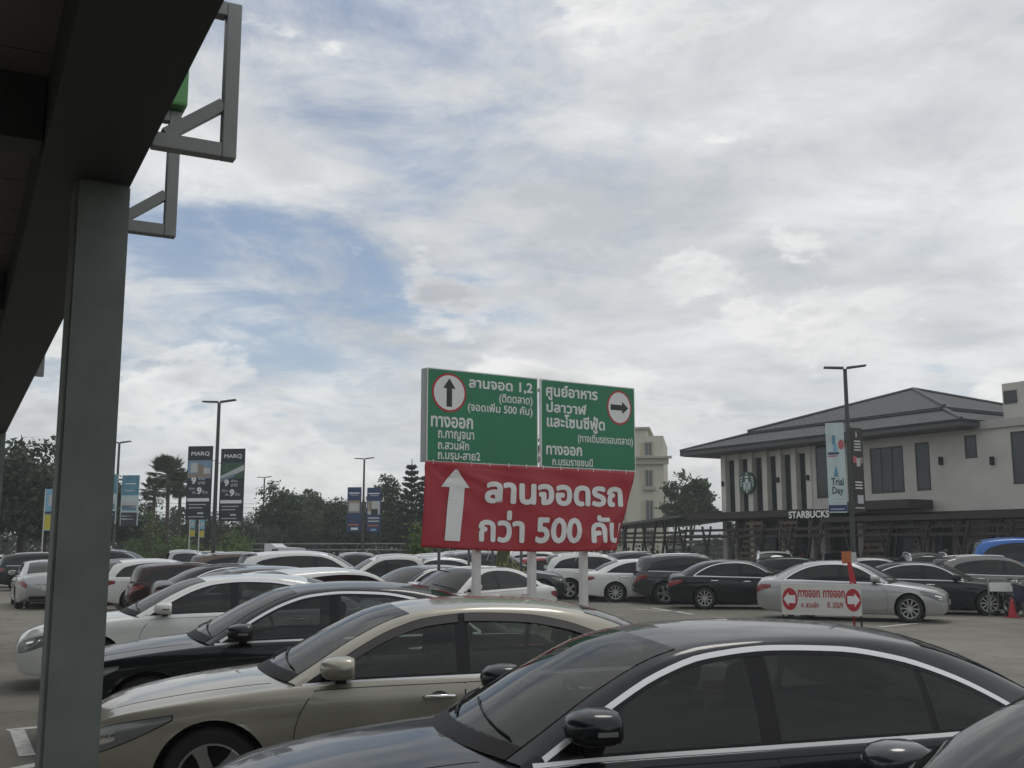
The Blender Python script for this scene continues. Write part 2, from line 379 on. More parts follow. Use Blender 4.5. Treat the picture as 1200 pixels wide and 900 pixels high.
class CarShape:
    SIDE = [(.955, .03), (.974, .12), (.990, .28), (1.0, .48), (.997, .64), (.990, .74), (.988, .80), (.978, .88), (.957, .95), (.925, 1.0)]
    def __init__(s, spec):
        s.sp = spec; s.memo = {}
        for k in ('zc', 'zsh', 'zs', 'w'): setattr(s, k, pchip(spec[k]))
        r = np.array(spec['rail']); L = np.concatenate([[0], np.cumsum(np.linalg.norm(np.diff(r[:, [0, 2]], axis=0), axis=1))]); L /= L[-1]
        s.ru = [pchip(list(zip(L, r[:, i]))) for i in range(5)]
        uu = np.linspace(0, 1, 400); s.rx = s.ru[0](uu); s.ry = s.ru[1](uu); s.rz = s.ru[2](uu)
        s.dtop = pchip(spec['dlo'])
    def section(s, x, n=4):
        zc, zsh, zs, w = (float(f(x)) for f in (s.zc, s.zsh, s.zs, s.w)); h = zsh - zs
        c = [(0, zs), (.5 * w, zs), (.80 * w, zs), (.925 * w, zs + .01 * h)] + [(a * w, zs + t * h) for a, t in s.SIDE]
        c += [(y * w, zsh + (zc - zsh) * (1 - (y / .925) ** 2)) for y in (.87, .75, .55, .3, 0)]
        return catmull(c, n)
    def low_y(s, x, z):
        k = round(float(x), 4)
        if k not in s.memo: s.memo[k] = s.section(k, 6)[12:13 * 6 + 1]
        a = s.memo[k]; return float(np.interp(z, a[:, 1], a[:, 0]))
    def low_t(s, x, t):
        zs = float(s.zs(x)); zsh = float(s.zsh(x)); z = zs + (zsh - zs) * t
        return (x, -s.low_y(x, z), z)
    def zb(s, x): return s.zsh(x) - .012
    def yb(s, x): return s.w(x) * .925 - .012
    def rail_at(s, x): return np.interp(x, s.rx, s.ry), np.interp(x, s.rx, s.rz)
    def side(s, x, z):
        x = np.asarray(x, float); yr, zr = s.rail_at(x); zb = s.zb(x); yb = s.yb(x)
        t = np.clip((z - zb) / np.maximum(zr - zb, .02), 0, 1)
        return yb + (yr - yb) * t + .022 * 4 * t * (1 - t) * np.clip((zr - zb) / .3, 0, 1)
    def top(s, u, q):                     # q: 0 at the rail, 1 at the centre line
        xr, yr, zr, xc, zc = (float(f(u)) for f in s.ru); k = 1 - (1 - q) ** 2
        return (xr + (xc - xr) * k, -yr * (1 - q), zr + (zc - zr) * k)
    def cab_section(s, u):                # rows 1 to 6 lie between the lower and the upper edge of the side glass
        xr, yr, zr, xc, zc = (float(f(u)) for f in s.ru); zb = min(float(s.zb(xr)), zr - .004); xa, xb = s.sp['dlo'][0][0], s.sp['dlo'][-1][0]
        lo = min(max(float(s.zsh(xr)) + .006, zb + .001), zr - .003); hi = float(s.dtop(xr)) if xa <= xr <= xb else lo + .82 * (zr - lo)
        hi = min(max(hi, lo + .001), zr - .001); zs_ = [zb] + list(np.linspace(lo, hi, 6))
        sd = [(xr, -float(s.side(xr, z)), z) for z in zs_]
        tp = [s.top(u, q) for q in (.10, .2, .35, .5, .7, .85, 1.0)]
        a = np.array(sd[-1]); b = np.array([xr, -yr, zr]); c = np.array(tp[0])
        fl = [tuple((1 - t) ** 2 * a + 2 * t * (1 - t) * b + t * t * c) for t in (.2, .4, .6, .8)]
        return np.array(sd + fl + tp)

def patch(name, P, m, parent, off, ref, skirt=.006, both=False):
    """curved skin: a grid of points lifted by off along its normal, edges folded in"""
    P = np.asarray(P, float); out = []
    for sgn in ((1, -1) if both else (1,)):
        Q = P * [1, sgn, 1]
        du = np.gradient(Q, axis=0); dv = np.gradient(Q, axis=1); n = np.cross(du, dv); ln = np.linalg.norm(n, axis=2, keepdims=True)
        n = n / np.maximum(ln, 1e-9)
        flip = np.sum(n * (Q - np.array(ref))) < 0
        if flip: n = -n
        Q = Q + n * off; nu, nv = Q.shape[:2]
        V = [tuple(x) for x in Q.reshape(-1, 3)]; F = grid_faces(nu, nv)
        loop = [i * nv for i in range(nu)] + [(nu - 1) * nv + j for j in range(1, nv)] + [i * nv + nv - 1 for i in range(nu - 2, -1, -1)] + [j for j in range(nv - 2, 0, -1)]
        nn = n.reshape(-1, 3); b0 = len(V)
        V += [tuple(np.array(V[k]) - nn[k] * skirt) for k in loop]
        for i in range(len(loop)):
            j = (i + 1) % len(loop); F.append((loop[j], loop[i], b0 + i, b0 + j))
        if flip: F = [f[::-1] for f in F]
        out.append(obj(name, V, F, m, parent, True, 50))
    return out
def strip2(path, wid):
    p = np.array(path, float); t = np.gradient(p, axis=0); t /= np.maximum(np.linalg.norm(t, axis=1, keepdims=True), 1e-9); n = np.column_stack([-t[:, 1], t[:, 0]])
    return p - n * wid / 2, p + n * wid / 2

def wheel_meshes(r, w, style):
    ty = MB(); ty.lathe([(r * .68, -w * .46), (r * .90, -w * .5), (r * .985, -w * .36), (r, -w * .12), (r, w * .12), (r * .985, w * .36), (r * .90, w * .5), (r * .68, w * .46)], 32)
    rm = MB(); rr = r * .70
    rm.lathe([(rr, -w * .44), (rr * .985, -w * .47), (rr * .93, -w * .45), (rr * .91, -w * .30), (rr * .88, 0.0), (rr * .2, .02)], 32)     # outer face towards -y
    n = {5: 5, 10: 10, 7: 7}[style]
    for k in range(n):
        t = 2 * math.pi * k / n; wd = {5: .075, 10: .032, 7: .05}[style]
        forks = [(-.10, .10)] if style != 5 else [(-.12, .12)]
        a = Vector((math.cos(t) * rr * .14, -w * .40, math.sin(t) * rr * .14)); b = Vector((math.cos(t) * rr * .95, -w * .44, math.sin(t) * rr * .95))
        rm.bar(a, b, wd * r / .33, .03, up=(0, 1, 0))
        if style == 5:
            for s_ in (-.16, .16):
                b2 = Vector((math.cos(t + s_) * rr * .95, -w * .44, math.sin(t + s_) * rr * .95)); a2 = Vector((math.cos(t) * rr * .35, -w * .41, math.sin(t) * rr * .35))
                rm.bar(a2, b2, .035, .028, up=(0, 1, 0))
    rm.lathe([(rr * .20, -w * .36), (rr * .19, -w * .45), (rr * .12, -w * .47), (0.001, -w * .47)], 16)
    dk = MB().lathe([(rr * .90, -w * .14), (rr * .25, -w * .12), (.001, -w * .12)], 24)
    return ty, rm, dk

def build_car(name, spec, col, hi=False, chrome='full', rim=10, rims=None, visor=False, handle=None, rails=False, loc=(0, 0, 0), rz=0.0, wiper=True, glass=None):
    S = CarShape(spec); L = spec['L']; cx = L / 2; sh = np.array([cx, 0, 0]); ref = (0, 0, .55)
    root = empty(name, loc, rz); gl = glass or M_GLASS
    ns = 4 if hi else 2
    st = np.array([0, .006, .02, .045, .08, .13, .19, .26]); step = .05 if hi else .08
    mid = np.linspace(.30, L - .30, int((L - .6) / step)); xs = np.concatenate([st, mid, (L - st)[::-1]])
    secs = [S.section(x, ns) for x in xs]; K = len(secs[0])
    V = []; 
    for x, p in zip(xs, secs):
        left = [(x, -a, b) for a, b in p]; right = [(x, a, b) for a, b in p[::-1]][1:-1]
        V += left + right
    ring = 2 * K - 2; V = np.array(V)
    # wheel arches: faces inside are dropped, the rim of the hole is pulled onto the circle
    inside = np.zeros(len(V), bool); ar = spec['arch']; zw = spec['wr']
    for xw in spec['wheels']:
        d = np.hypot(V[:, 0] - xw, V[:, 2] - zw); ok = (d < ar) & (np.abs(V[:, 1]) > .60 * S.w(V[:, 0])); inside |= ok
    F = []; used = np.zeros(len(V), bool)
    for i in range(len(xs) - 1):
        for k in range(ring):
            f = (i * ring + k, i * ring + (k + 1) % ring, (i + 1) * ring + (k + 1) % ring, (i + 1) * ring + k)
            if all(inside[j] for j in f): continue
            F.append(f)
    F.append(tuple(range(ring))[::-1]); F.append(tuple((len(xs) - 1) * ring + k for k in range(ring)))
    for xw in spec['wheels']:
        d = np.hypot(V[:, 0] - xw, V[:, 2] - zw); ok = inside & (d < ar) & (d > .01)
        V[ok, 0] = xw + (V[ok, 0] - xw) / d[ok] * ar; V[ok, 2] = zw + (V[ok, 2] - zw) / d[ok] * ar
    body_v = V - sh
    bo = obj('body', body_v, [f[::-1] for f in F], col, root, True, 40)
    bvh = BVHTree.FromPolygons([Vector(v) for v in body_v], [f for f in F])
    # cabin: pillars and roof
    w0, w1 = spec['ws']; r0, r1 = spec['bl']
    us = np.unique(np.concatenate([np.linspace(0, w0, 3), np.linspace(w0, w1, 14), np.linspace(w1, r0, 16), np.linspace(r0, r1, 12), np.linspace(r1, 1, 3)]).round(6)) if hi else np.linspace(0, 1, 26)
    CV = []; cs = [S.cab_section(u) for u in us]; m = len(cs[0])
    for p in cs: CV += [tuple(q) for q in p] + [(q[0], -q[1], q[2]) for q in p[::-1]][1:]
    ring2 = 2 * m - 1
    cabv = np.array(CV) - sh; cf = []
    xa_, xb_ = spec['dlo'][0][0], spec['dlo'][-1][0]
    for i in range(len(us) - 1):
        for j in range(ring2 - 1):
            if hi:
                jj = min(j, ring2 - 2 - j); um = (us[i] + us[i + 1]) / 2; xm = cs[i][0][0], cs[i + 1][0][0]
                if 1 <= jj <= 5 and xm[0] > xa_ - .03 and xm[1] < xb_ + .03: continue
                if jj >= 11 and (w0 < um < w1 or r0 < um < r1): continue
            cf.append((i * ring2 + j, (i + 1) * ring2 + j, (i + 1) * ring2 + j + 1, i * ring2 + j + 1))
    obj('roof', cabv, [f[::-1] for f in cf], col, root, True, 60)
    if hi:                                # lining, trim, seats and wheel behind the glass
        lv = cabv * [1, .965, 1] - [0, 0, .022]; obj('headliner', lv, cf, M_SEAT, root, True, 60)
        P = []
        ra, rb = spec['rail'][0], spec['rail'][-1]
        for x in np.linspace(ra[3] + .05, rb[0] - .06, 22):
            row = []; ym = .74
            if x < ra[0]: ym = min(ym, .88 * ra[1] * math.sqrt(max(1 - (ra[0] - x) / (ra[0] - ra[3]), 0)))
            for y in np.linspace(-ym, ym, 13):
                h_ = bvh.ray_cast(Vector((x - cx, y, 3)), Vector((0, 0, -1)))[0]; row.append(tuple(h_) if h_ else (x - cx, y, .95))
            P.append(row)
        patch('dashboard', np.array(P), M_TRIM, root, .012, ref, .01)
        def pad(nm, x, y, z0, z1, wy, tx, lean, mm=M_SEAT):
            q = []
            for k, (zz_, f_) in enumerate(((z0, 1.0), ((z0 + z1) / 2, 1.04), (z1 - .03, .96), (z1, .72))):
                xo = x + lean * (zz_ - z0)
                q.append([(xo - cx + a * tx / 2 * (1 if k < 3 else .5), y + b * wy / 2 * f_, zz_) for a, b in ((-1, -.8), (-.7, -1), (.7, -1), (1, -.8), (1, .8), (.7, 1), (-.7, 1), (-1, .8))])
            M_ = MB(); n0 = 0
            for r_ in q: M_.v += r_
            for k in range(3):
                for i in range(8): M_.f.append((k * 8 + i, k * 8 + (i + 1) % 8, k * 8 + 8 + (i + 1) % 8, k * 8 + 8 + i))
            M_.f.append(tuple(range(24, 32))); M_.build(nm, mm, root, True, 50)
        xs_ = spec['doors'][0][1] + .02; zq = float(S.zsh(2.4))
        for y in (-.38, .38): pad('seat_back', xs_ - .02, y, zq - .05, zq + .13, .50, .12, .30); pad('headrest', xs_ + .04, y, zq + .15, zq + .34, .27, .10, .2)
        xr_ = xs_ + .98; pad('rear_seat', xr_ - .02, 0, zq - .02, zq + .12, 1.20, .13, .30)
        for y in (-.40, .40): pad('headrest', xr_ + .05, y, zq + .13, zq + .27, .27, .09, .2)
        wv = MB(); ct = Vector((spec['rail'][0][0] + .62 - cx, .38, zq + .02)); ax = Vector((.45, 0, .9)).normalized(); bx_ = Vector((0, 1, 0)); cx_ = ax.cross(Vector((0, 1, 0))).normalized()
        cx_ = Vector((-.35, 0, .94))
        wv.tube([ct + (bx_ * math.cos(t) + cx_ * math.sin(t)) * .185 for t in np.linspace(0, 2 * math.pi, 25)], .015, 6); wv.build('steering_wheel', M_TRIM, root, True)
    # glass at both ends
    for nm, (u0, u1), q0 in (('windshield', spec['ws'], .10), ('rear_window', spec['bl'], .10)):
        P = [[S.top(u, q) for q in np.concatenate([np.linspace(q0, 1, 9), 1 + (1 - np.linspace(q0, 1, 9)[::-1][1:])])] for u in np.linspace(u0, u1, 10)]
        P = [[(S.top(u, q) if q <= 1 else tuple(np.array(S.top(u, 2 - q)) * [1, -1, 1])) for q in np.concatenate([np.linspace(q0, 1, 9), np.linspace(1, 2 - q0, 9)[1:]])] for u in np.linspace(u0, u1, 10)]
        patch(nm, np.array(P) - sh, gl, root, .004, ref, .01)
    # cowl
    def roofpatch(nm, u0, u1, q0, mm, off):
        P = [[(S.top(u, q) if q <= 1 else tuple(np.array(S.top(u, 2 - q)) * [1, -1, 1])) for q in np.concatenate([np.linspace(q0, 1, 9), np.linspace(1, 2 - q0, 9)[1:]])] for u in np.linspace(u0, u1, 8)]
        patch(nm, np.array(P) - sh, mm, root, off, ref, .008)
    roofpatch('cowl', .0, spec['ws'][0] + .002, .10, M_BLACK, .004)
    # side glass
    dl = spec['dlo']; xa, xb = dl[0][0], dl[-1][0]; low = lambda x: S.zsh(x) + .006
    def sidegrid(x0, x1, n=14, m_=6, grow=0.0, lowf=low, tilt=0.0):
        P = []
        for x in np.linspace(x0, x1, n):
            z0 = float(lowf(x)) - grow; z1 = max(float(S.dtop(x)) + grow, z0 + .004)
            P.append([(x + tilt * (z - z0), -float(S.side(x + tilt * (z - z0), z)), z) for z in np.linspace(z0, z1, m_)])
        return np.array(P) - sh
    b0, b1, c0 = spec['pill']
    if not hi: patch('window_surround', sidegrid(xa - .03, xb + .02, 26, 7, .012), M_PIANO, root, .002, ref, .004, True)
    else:
        for x0, x1 in ((b0 - .025, b1 + .025), (c0 - .022, c0 + .02), (xa - .02, xa + .16)): patch('door_pillar', sidegrid(x0, x1, 5, 7, .0), M_PIANO, root, .003, ref, .02, True)
        for f_ in (lambda x: float(low(x)) + .008, lambda x: float(S.dtop(x)) - .008):
            a, b = strip2([(x, f_(x)) for x in np.linspace(xa, xb, 40)], .034)
            P = [[(p[0], -float(S.side(p[0], p[1])), p[1]) for p in (a[i], (a[i] + b[i]) / 2, b[i])] for i in range(len(a))]
            patch('window_seal', np.array(P) - sh, M_PIANO, root, .0052, ref, .006, True)
    wins = [(xa + .12, b0 - .01), (b1 + .01, (c0 or xb) - .02)] + ([(c0 + .015, xb - .02)] if c0 else [])
    for x0, x1 in wins: patch('side_window', sidegrid(x0, x1), gl, root, .0045, ref, .003, True)
    if chrome:
        xx = np.linspace(xa, xb, 40)
        paths = [[(x, float(low(x))) for x in np.linspace(xa - (.05 if hi else 0), xb, 40)]]
        if chrome == 'full': paths.append([(x, float(S.dtop(x)) + .006) for x in xx])
        for pth in paths:
            a, b = strip2(pth, .024 if chrome == 'full' else .017)
            P = [[(p[0], -float(S.side(p[0], p[1])), p[1]) for p in (a[i], (a[i] + b[i]) / 2, b[i])] for i in range(len(a))]
            patch('window_trim', np.array(P) - sh, M_SATIN, root, .008, ref, .006, True)
    if visor:
        for x0, x1 in ((xa + .16, b0 + .02), (b1 - .01, xb - .22)):
            P = []
            for x in np.linspace(x0, x1, 16):
                z1 = float(S.dtop(x)); z0 = max(z1 - .055, float(low(x)) + .004)
                P.append([(x, -float(S.side(x, z)), z) for z in np.linspace(z0, z1, 4)])
            patch('window_visor', np.array(P) - sh, M_VISOR, root, .018, ref, .014, True)
    # doors with handles
    zw_r = spec['wheels'][1]; zw_f = spec['wheels'][0]; hm = handle or M_CHROME
    for di, (x0, x1) in enumerate(spec['doors']):
        def grid(g):
            P = []; z24 = float(S.zsh(2.4)); zt_ = z24 - .035; zlo = float(S.zs(2.4)) + .10 - g
            for t in np.linspace(0, 1, 18):
                row = []
                for k in np.linspace(0, 1, 12):
                    zt = zt_ + g; z = zlo + (zt - zlo) * k; xs0, xs1 = x0 - g, x1 + g
                    dz = z - spec['wr']; rr = ar + .05 - g
                    if di == 1 and abs(dz) < rr: xs1 = min(xs1, zw_r - math.sqrt(rr * rr - dz * dz))
                    if di == 0: xs0 = x0 - g - .06 + .04 * (1 - k) ** 2 + .16 * k ** 4
                    x = xs0 + (xs1 - xs0) * t
                    zz = z + (float(S.zsh(x)) - z24) * k
                    row.append((x, -S.low_y(x, zz), zz))
                P.append(row)
            return np.array(P) - sh
        patch('door_gap', grid(.006), M_GAP, root, .0012, ref, .002, True)
        ds = patch('door', grid(0), col, root, .004, ref, .004, True)
        hx = x1 - .18; hz = float(S.zsh(hx)) - .115; hy = S.low_y(hx, hz)
        for sgn, d in zip((-1, 1), ds):
            h = MB(); h.tube([(hx - .11, sgn * (hy + .004), hz), (hx - .10, sgn * (hy + .034), hz + .002), (hx, sgn * (hy + .044), hz + .004), (hx + .10, sgn * (hy + .036), hz + .004), (hx + .115, sgn * (hy + .004), hz + .002)], [.010, .014, .016, .014, .010], 8)
            h.v = [(a - cx, b, c) for a, b, c in h.v]
            h.build('door_handle', hm, d, True)
            if hi:
                c = MB(); n = 14
                c.add([(hx - cx + math.cos(t) * .065, sgn * (hy + .0055), hz + math.sin(t) * .038) for t in [2 * math.pi * k / n for k in range(n)]], [tuple(range(n))])
                c.build('handle_recess', M_DARKALLOY, d)
    # bonnet shut lines, boot line
    def seam(pts, wid=.006, nm='panel_seam', mm=None, both=True, off=.0012):
        for sgn in ((1, -1) if both else (1,)):
            P = []; prev = None
            for i, (x, y) in enumerate(pts):
                t = np.array(pts[min(i + 1, len(pts) - 1)]) - np.array(pts[max(i - 1, 0)]); t = t / max(np.linalg.norm(t), 1e-6); n_ = np.array([-t[1], t[0]]) * wid / 2
                row = []
                for s_ in (-1, 1):
                    qx, qy = x + n_[0] * s_, y + n_[1] * s_
                    h_ = bvh.ray_cast(Vector((qx - cx, qy * sgn, 3)), Vector((0, 0, -1)))[0]
                    row.append(tuple(h_) if h_ else (qx - cx, qy * sgn, float(S.zc(qx))))
                P.append(row)
            patch(nm, np.array(P), mm or M_GAP, root, off, ref, .001)
    hx0, hx1 = .10, spec['rail'][0][0] - .16
    seam([(x, .66 * float(S.w(x)) + .07 * (x / hx1)) for x in np.linspace(hx0 + .04, hx1, 14)], .009 if hi else .008)
    if not spec.get('bed'):
        xd = spec['rail'][-1][3]
        if L - xd > .25: seam([(xd + .08 + .0 * y, y) for y in np.linspace(-.60, .60, 9)], .008, both=False)
    # lamps
    def lamp(nm, x0, x1, t0, t1, mm, off=.006, grow=0.0, ka=(0, 1)):
        P = []
        for k in np.linspace(ka[0], ka[1], 12):
            x = x0 + (x1 - x0) * k
            if nm in ('headlight', 'lamp_bezel', 'lamp_reflector'): a, b = t0 + (t1 - t0) * .80 * k ** 1.4, t1 - .03 * k
            else: a, b = t0 + (t1 - t0) * .55 * (1 - k), t1 - (t1 - t0) * .12 * (1 - k)
            mid = (a + b) / 2; hf = max((b - a) / 2 + grow, .004)
            P.append([S.low_t(x, t) for t in np.linspace(mid - hf, mid + hf, 6)])
        return patch(nm, np.array(P) - sh, mm, root, off, ref, .01, True)
    h0, h1 = spec['head']
    lamp('lamp_bezel', h0, h1 + .008, .60, .93, M_BLACK, .002, .010)
    lamp('headlight', h0, h1, .60, .93, M_CLEAR)
    lamp('lamp_reflector', h0, h1, .60, .93, M_CHROME, .0085, -.07, (.16, .42))
    lamp('taillight', *spec['tail'], .60, .90, M_RED)
    # front and rear pieces found by looking along the car
    def facep(nm, y0, y1, z0, z1, front, mm, off=.006, ny=12, nz=5, arc=0.0):
        P = []
        for y in np.linspace(y0, y1, ny):
            row = []
            for z in np.linspace(z0, z1, nz):
                zz = z + arc * (1 - (2 * (y - y0) / (y1 - y0) - 1) ** 2)
                h_ = bvh.ray_cast(Vector((-4 if front else 4, y, zz)), Vector((1 if front else -1, 0, 0)))[0]
                row.append(tuple(h_) if h_ else ((-cx if front else cx), y, zz))
            P.append(row)
        return patch(nm, np.array(P), mm, root, off, ref, .012)
    zt = float(S.zsh(.1)); zbm = float(S.zs(.1))
    facep('grille', -.42, .42, zt - .20, zt - .03, True, M_BLACK)
    for k in range(3): facep('grille_bar', -.40, .40, zt - .175 + k * .05, zt - .160 + k * .05, True, M_CHROME, .012, 10, 2)
    facep('lower_grille', -.52, .52, zbm + .07, zbm + .17, True, M_BLACK, .004)
    facep('number_plate', -.17, .17, zbm + .20, zbm + .31, True, M_PLATE, .018, 3, 2)
    zr_ = float(S.zsh(L - .1)); zbr = float(S.zs(L - .1))
    facep('number_plate', -.20, .20, zbr + (zr_ - zbr) * .46, zbr + (zr_ - zbr) * .46 + .13, False, M_PLATE, .010, 3, 2)
    facep('rear_trim', -.40, .40, zbr + (zr_ - zbr) * .46 + .15, zbr + (zr_ - zbr) * .46 + .175, False, M_CHROME, .010, 9, 2)
    facep('bumper_trim', -.56, .56, zbr + .02, zbr + .11, False, M_BLACK, .006)
    # mirrors
    mx, mz = spec['mirror']
    for sgn in (-1, 1):
        my = float(S.side(mx, mz)) + .12; Vm = []; nu, nv = 14, 10
        for i in range(nu):
            th = 2 * math.pi * i / nu
            for j in range(nv):
                ph = math.pi * j / (nv - 1); a, b, c = math.cos(ph), math.sin(ph) * math.cos(th), math.sin(ph) * math.sin(th)
                sp_ = lambda q, e: math.copysign(abs(q) ** e, q)
                lx = sp_(b, .75) * .115; lx = lx if lx > 0 else lx * 1.4
                Vm.append((mx - cx + .02 + min(lx, .07), sgn * (my + sp_(a, .7) * .125), mz + .055 + sp_(c, .7) * .080 * (1 + .12 * a * sgn)))
        Fm = [(i * nv + j, i * nv + j + 1, ((i + 1) % nu) * nv + j + 1, ((i + 1) % nu) * nv + j) for i in range(nu) for j in range(nv - 1)]
        mo = obj('mirror', Vm, Fm if sgn < 0 else [f[::-1] for f in Fm], col, root, True, 60)
        zi = float(S.zsh(mx)) - .02
        MB().hexa([(mx - cx - .03, sgn * (my - .13), zi), (mx - cx + .05, sgn * (my - .13), zi), (mx - cx + .045, sgn * (my + .0), mz - .02), (mx - cx - .02, sgn * (my + .0), mz - .02),
                   (mx - cx - .03, sgn * (my - .16), mz + .01), (mx - cx + .05, sgn * (my - .16), mz + .01), (mx - cx + .045, sgn * (my + .0), mz + .01), (mx - cx - .02, sgn * (my + .0), mz + .01)]).build('mirror_arm', M_BLACK, mo)
        if hi:
            MB().box(mx - cx - .03, mx - cx + .06, sgn * (my + .119) - .008, sgn * (my + .119) + .008, mz + .035, mz + .055).build('indicator', M_CLEAR, mo)
    # wheels
    ty, rm, dk = wheel_meshes(spec['wr'], .215, rim); meshes = None
    for xw in spec['wheels']:
        for sgn in (-1, 1):
            yy = sgn * (float(S.w(xw)) - .135); e = None
            if meshes is None:
                e = ty.build('wheel', M_RUBBER, root, True, 40); r_ = rm.build('rim', rims or M_ALLOY, e, True, 35); d_ = dk.build('brake', M_GAP, e, True); meshes = (e.data, r_.data, d_.data)
            else:
                e = link(bpy.data.objects.new('wheel', meshes[0]), root); link(bpy.data.objects.new('rim', meshes[1]), e); link(bpy.data.objects.new('brake', meshes[2]), e)
            e.location = (xw - cx, yy, spec['wr']); e.rotation_euler = (0, random.uniform(0, 1), 0 if sgn < 0 else math.pi)
            # liner of the arch
            lin = MB(); n = 18; yo = float(S.w(xw)) * .955; yi = float(S.w(xw)) * .52; a_ = [math.pi * (-.12 + 1.24 * k / (n - 1)) for k in range(n)]
            pts = [(xw - cx + math.cos(t) * (ar - .004), math.sin(t) * (ar - .004) + zw) for t in a_]
            lin.add([(p[0], sgn * yo, max(p[1], .19)) for p in pts] + [(p[0], sgn * yi, max(p[1], .19)) for p in pts], [(k, k + 1, k + 1 + n, k + n) for k in range(n - 1)] + [tuple(range(n, 2 * n))])
            lin.build('wheel_arch', M_GAP, root, True)
    if rails:
        for sgn in (-1, 1):
            pts = []
            for u in np.linspace(.36, .76, 9):
                p = S.top(u, .10); pts.append((p[0] - cx, sgn * -p[1] * 1, p[2] + .05))
            pts = [(pts[0][0] - .06, pts[0][1], pts[0][2] - .06)] + pts + [(pts[-1][0] + .06, pts[-1][1], pts[-1][2] - .06)]
            MB().tube(pts, .018, 8).build('roof_rail', M_SATIN, root, True)
    if spec.get('bed'):
        x0 = spec['rail'][-1][0] + .06; y = .80
        MB().box(x0 - cx, L - .10 - cx, -y, y, 1.02, 1.062).build('bed_cover', M_BLACK, root)
    if wiper:
        for y0, y1 in ((-.62, .02), (-.02, .60)):
            pts = []
            for t in np.linspace(0, 1, 6):
                y = y0 + (y1 - y0) * t; u = spec['ws'][0] + .004 + .035 * t
                yr = float(S.ru[1](u)); q = 1 - min(abs(y) / yr, .95); p = S.top(u, q); pts.append((p[0] - cx, y, p[2] + .016))
            MB().tube(pts, .006, 6).build('wiper', M_BLACK, root, True)
    return root
def heading(phi):                         # nose direction, degrees clockwise from straight ahead
    return math.atan2(-math.cos(R(phi)), -math.sin(R(phi)))
def put(root, local, world, rz):
    """turn the car and move it so that its local point stands over a world point"""
    c, s = math.cos(rz), math.sin(rz); x, y = local
    root.location = (world[0] - (c * x - s * y), world[1] - (s * x + c * y), 0); root.rotation_euler = (0, 0, rz); return root

# ------------------------------------------------------------------ ground
def ground_material():
    m = bpy.data.materials.new('concrete_asphalt'); m.use_nodes = True; nt = m.node_tree; N = nt.nodes; L = nt.links; b = N['Principled BSDF']
    tc = N.new('ShaderNodeTexCoord')
    def noise(s, d, r, dist=0):
        n = N.new('ShaderNodeTexNoise'); n.inputs['Scale'].default_value = s; n.inputs['Detail'].default_value = d; n.inputs['Roughness'].default_value = r; n.inputs['Distortion'].default_value = dist
        L.new(tc.outputs['Object'], n.inputs['Vector']); return n.outputs['Fac']
    big = noise(.16, 5, .6, .6); mid = noise(1.1, 8, .65, .3); fine = noise(38, 3, .7)
    r1 = N.new('ShaderNodeValToRGB'); L.new(big, r1.inputs[0])
    r1.color_ramp.elements[0].position = .38; r1.color_ramp.elements[0].color = (.148, .137, .110, 1)
    r1.color_ramp.elements[1].position = .64; r1.color_ramp.elements[1].color = (.222, .207, .170, 1)
    r2 = N.new('ShaderNodeMapRange'); L.new(mid, r2.inputs[0]); r2.inputs[1].default_value = .35; r2.inputs[2].default_value = .65; r2.inputs[3].default_value = .80; r2.inputs[4].default_value = 1.08
    r3 = N.new('ShaderNodeMapRange'); L.new(fine, r3.inputs[0]); r3.inputs[3].default_value = .82; r3.inputs[4].default_value = 1.16
    k = N.new('ShaderNodeMath'); k.operation = 'MULTIPLY'; L.new(r2.outputs[0], k.inputs[0]); L.new(r3.outputs[0], k.inputs[1])
    v = N.new('ShaderNodeVectorMath'); v.operation = 'SCALE'; L.new(r1.outputs[0], v.inputs[0]); L.new(k.outputs[0], v.inputs['Scale'])
    # oil stains, cracks and darker repairs
    st = noise(.55, 4, .7, 1.2); rs = N.new('ShaderNodeMapRange'); rs.interpolation_type = 'SMOOTHSTEP'; L.new(st, rs.inputs[0]); rs.inputs[1].default_value = .60; rs.inputs[2].default_value = .70; rs.inputs[3].default_value = 1.0; rs.inputs[4].default_value = .62
    vo = N.new('ShaderNodeTexVoronoi'); vo.feature = 'DISTANCE_TO_EDGE'; vo.inputs['Scale'].default_value = .28; nv_ = N.new('ShaderNodeTexNoise'); nv_.inputs['Scale'].default_value = 1.4; nv_.inputs['Detail'].default_value = 6; L.new(tc.outputs['Object'], nv_.inputs['Vector'])
    mxv = N.new('ShaderNodeVectorMath'); mxv.operation = 'MULTIPLY_ADD'; L.new(nv_.outputs['Color'], mxv.inputs[0]); mxv.inputs[1].default_value = (1.6, 1.6, 0); L.new(tc.outputs['Object'], mxv.inputs[2]); L.new(mxv.outputs[0], vo.inputs['Vector'])
    rc = N.new('ShaderNodeMapRange'); L.new(vo.outputs['Distance'], rc.inputs[0]); rc.inputs[1].default_value = .0; rc.inputs[2].default_value = .012; rc.inputs[3].default_value = .55; rc.inputs[4].default_value = 1.0
    k2 = N.new('ShaderNodeMath'); k2.operation = 'MULTIPLY'; L.new(rs.outputs[0], k2.inputs[0]); L.new(rc.outputs[0], k2.inputs[1])
    v2 = N.new('ShaderNodeVectorMath'); v2.operation = 'SCALE'; L.new(v.outputs[0], v2.inputs[0]); L.new(k2.outputs[0], v2.inputs['Scale'])
    L.new(v2.outputs[0], b.inputs['Base Color']); b.inputs['Roughness'].default_value = .82
    bp = N.new('ShaderNodeBump'); bp.inputs['Strength'].default_value = .35; bp.inputs['Distance'].default_value = .01; L.new(fine, bp.inputs['Height']); L.new(bp.outputs[0], b.inputs['Normal'])
    return m
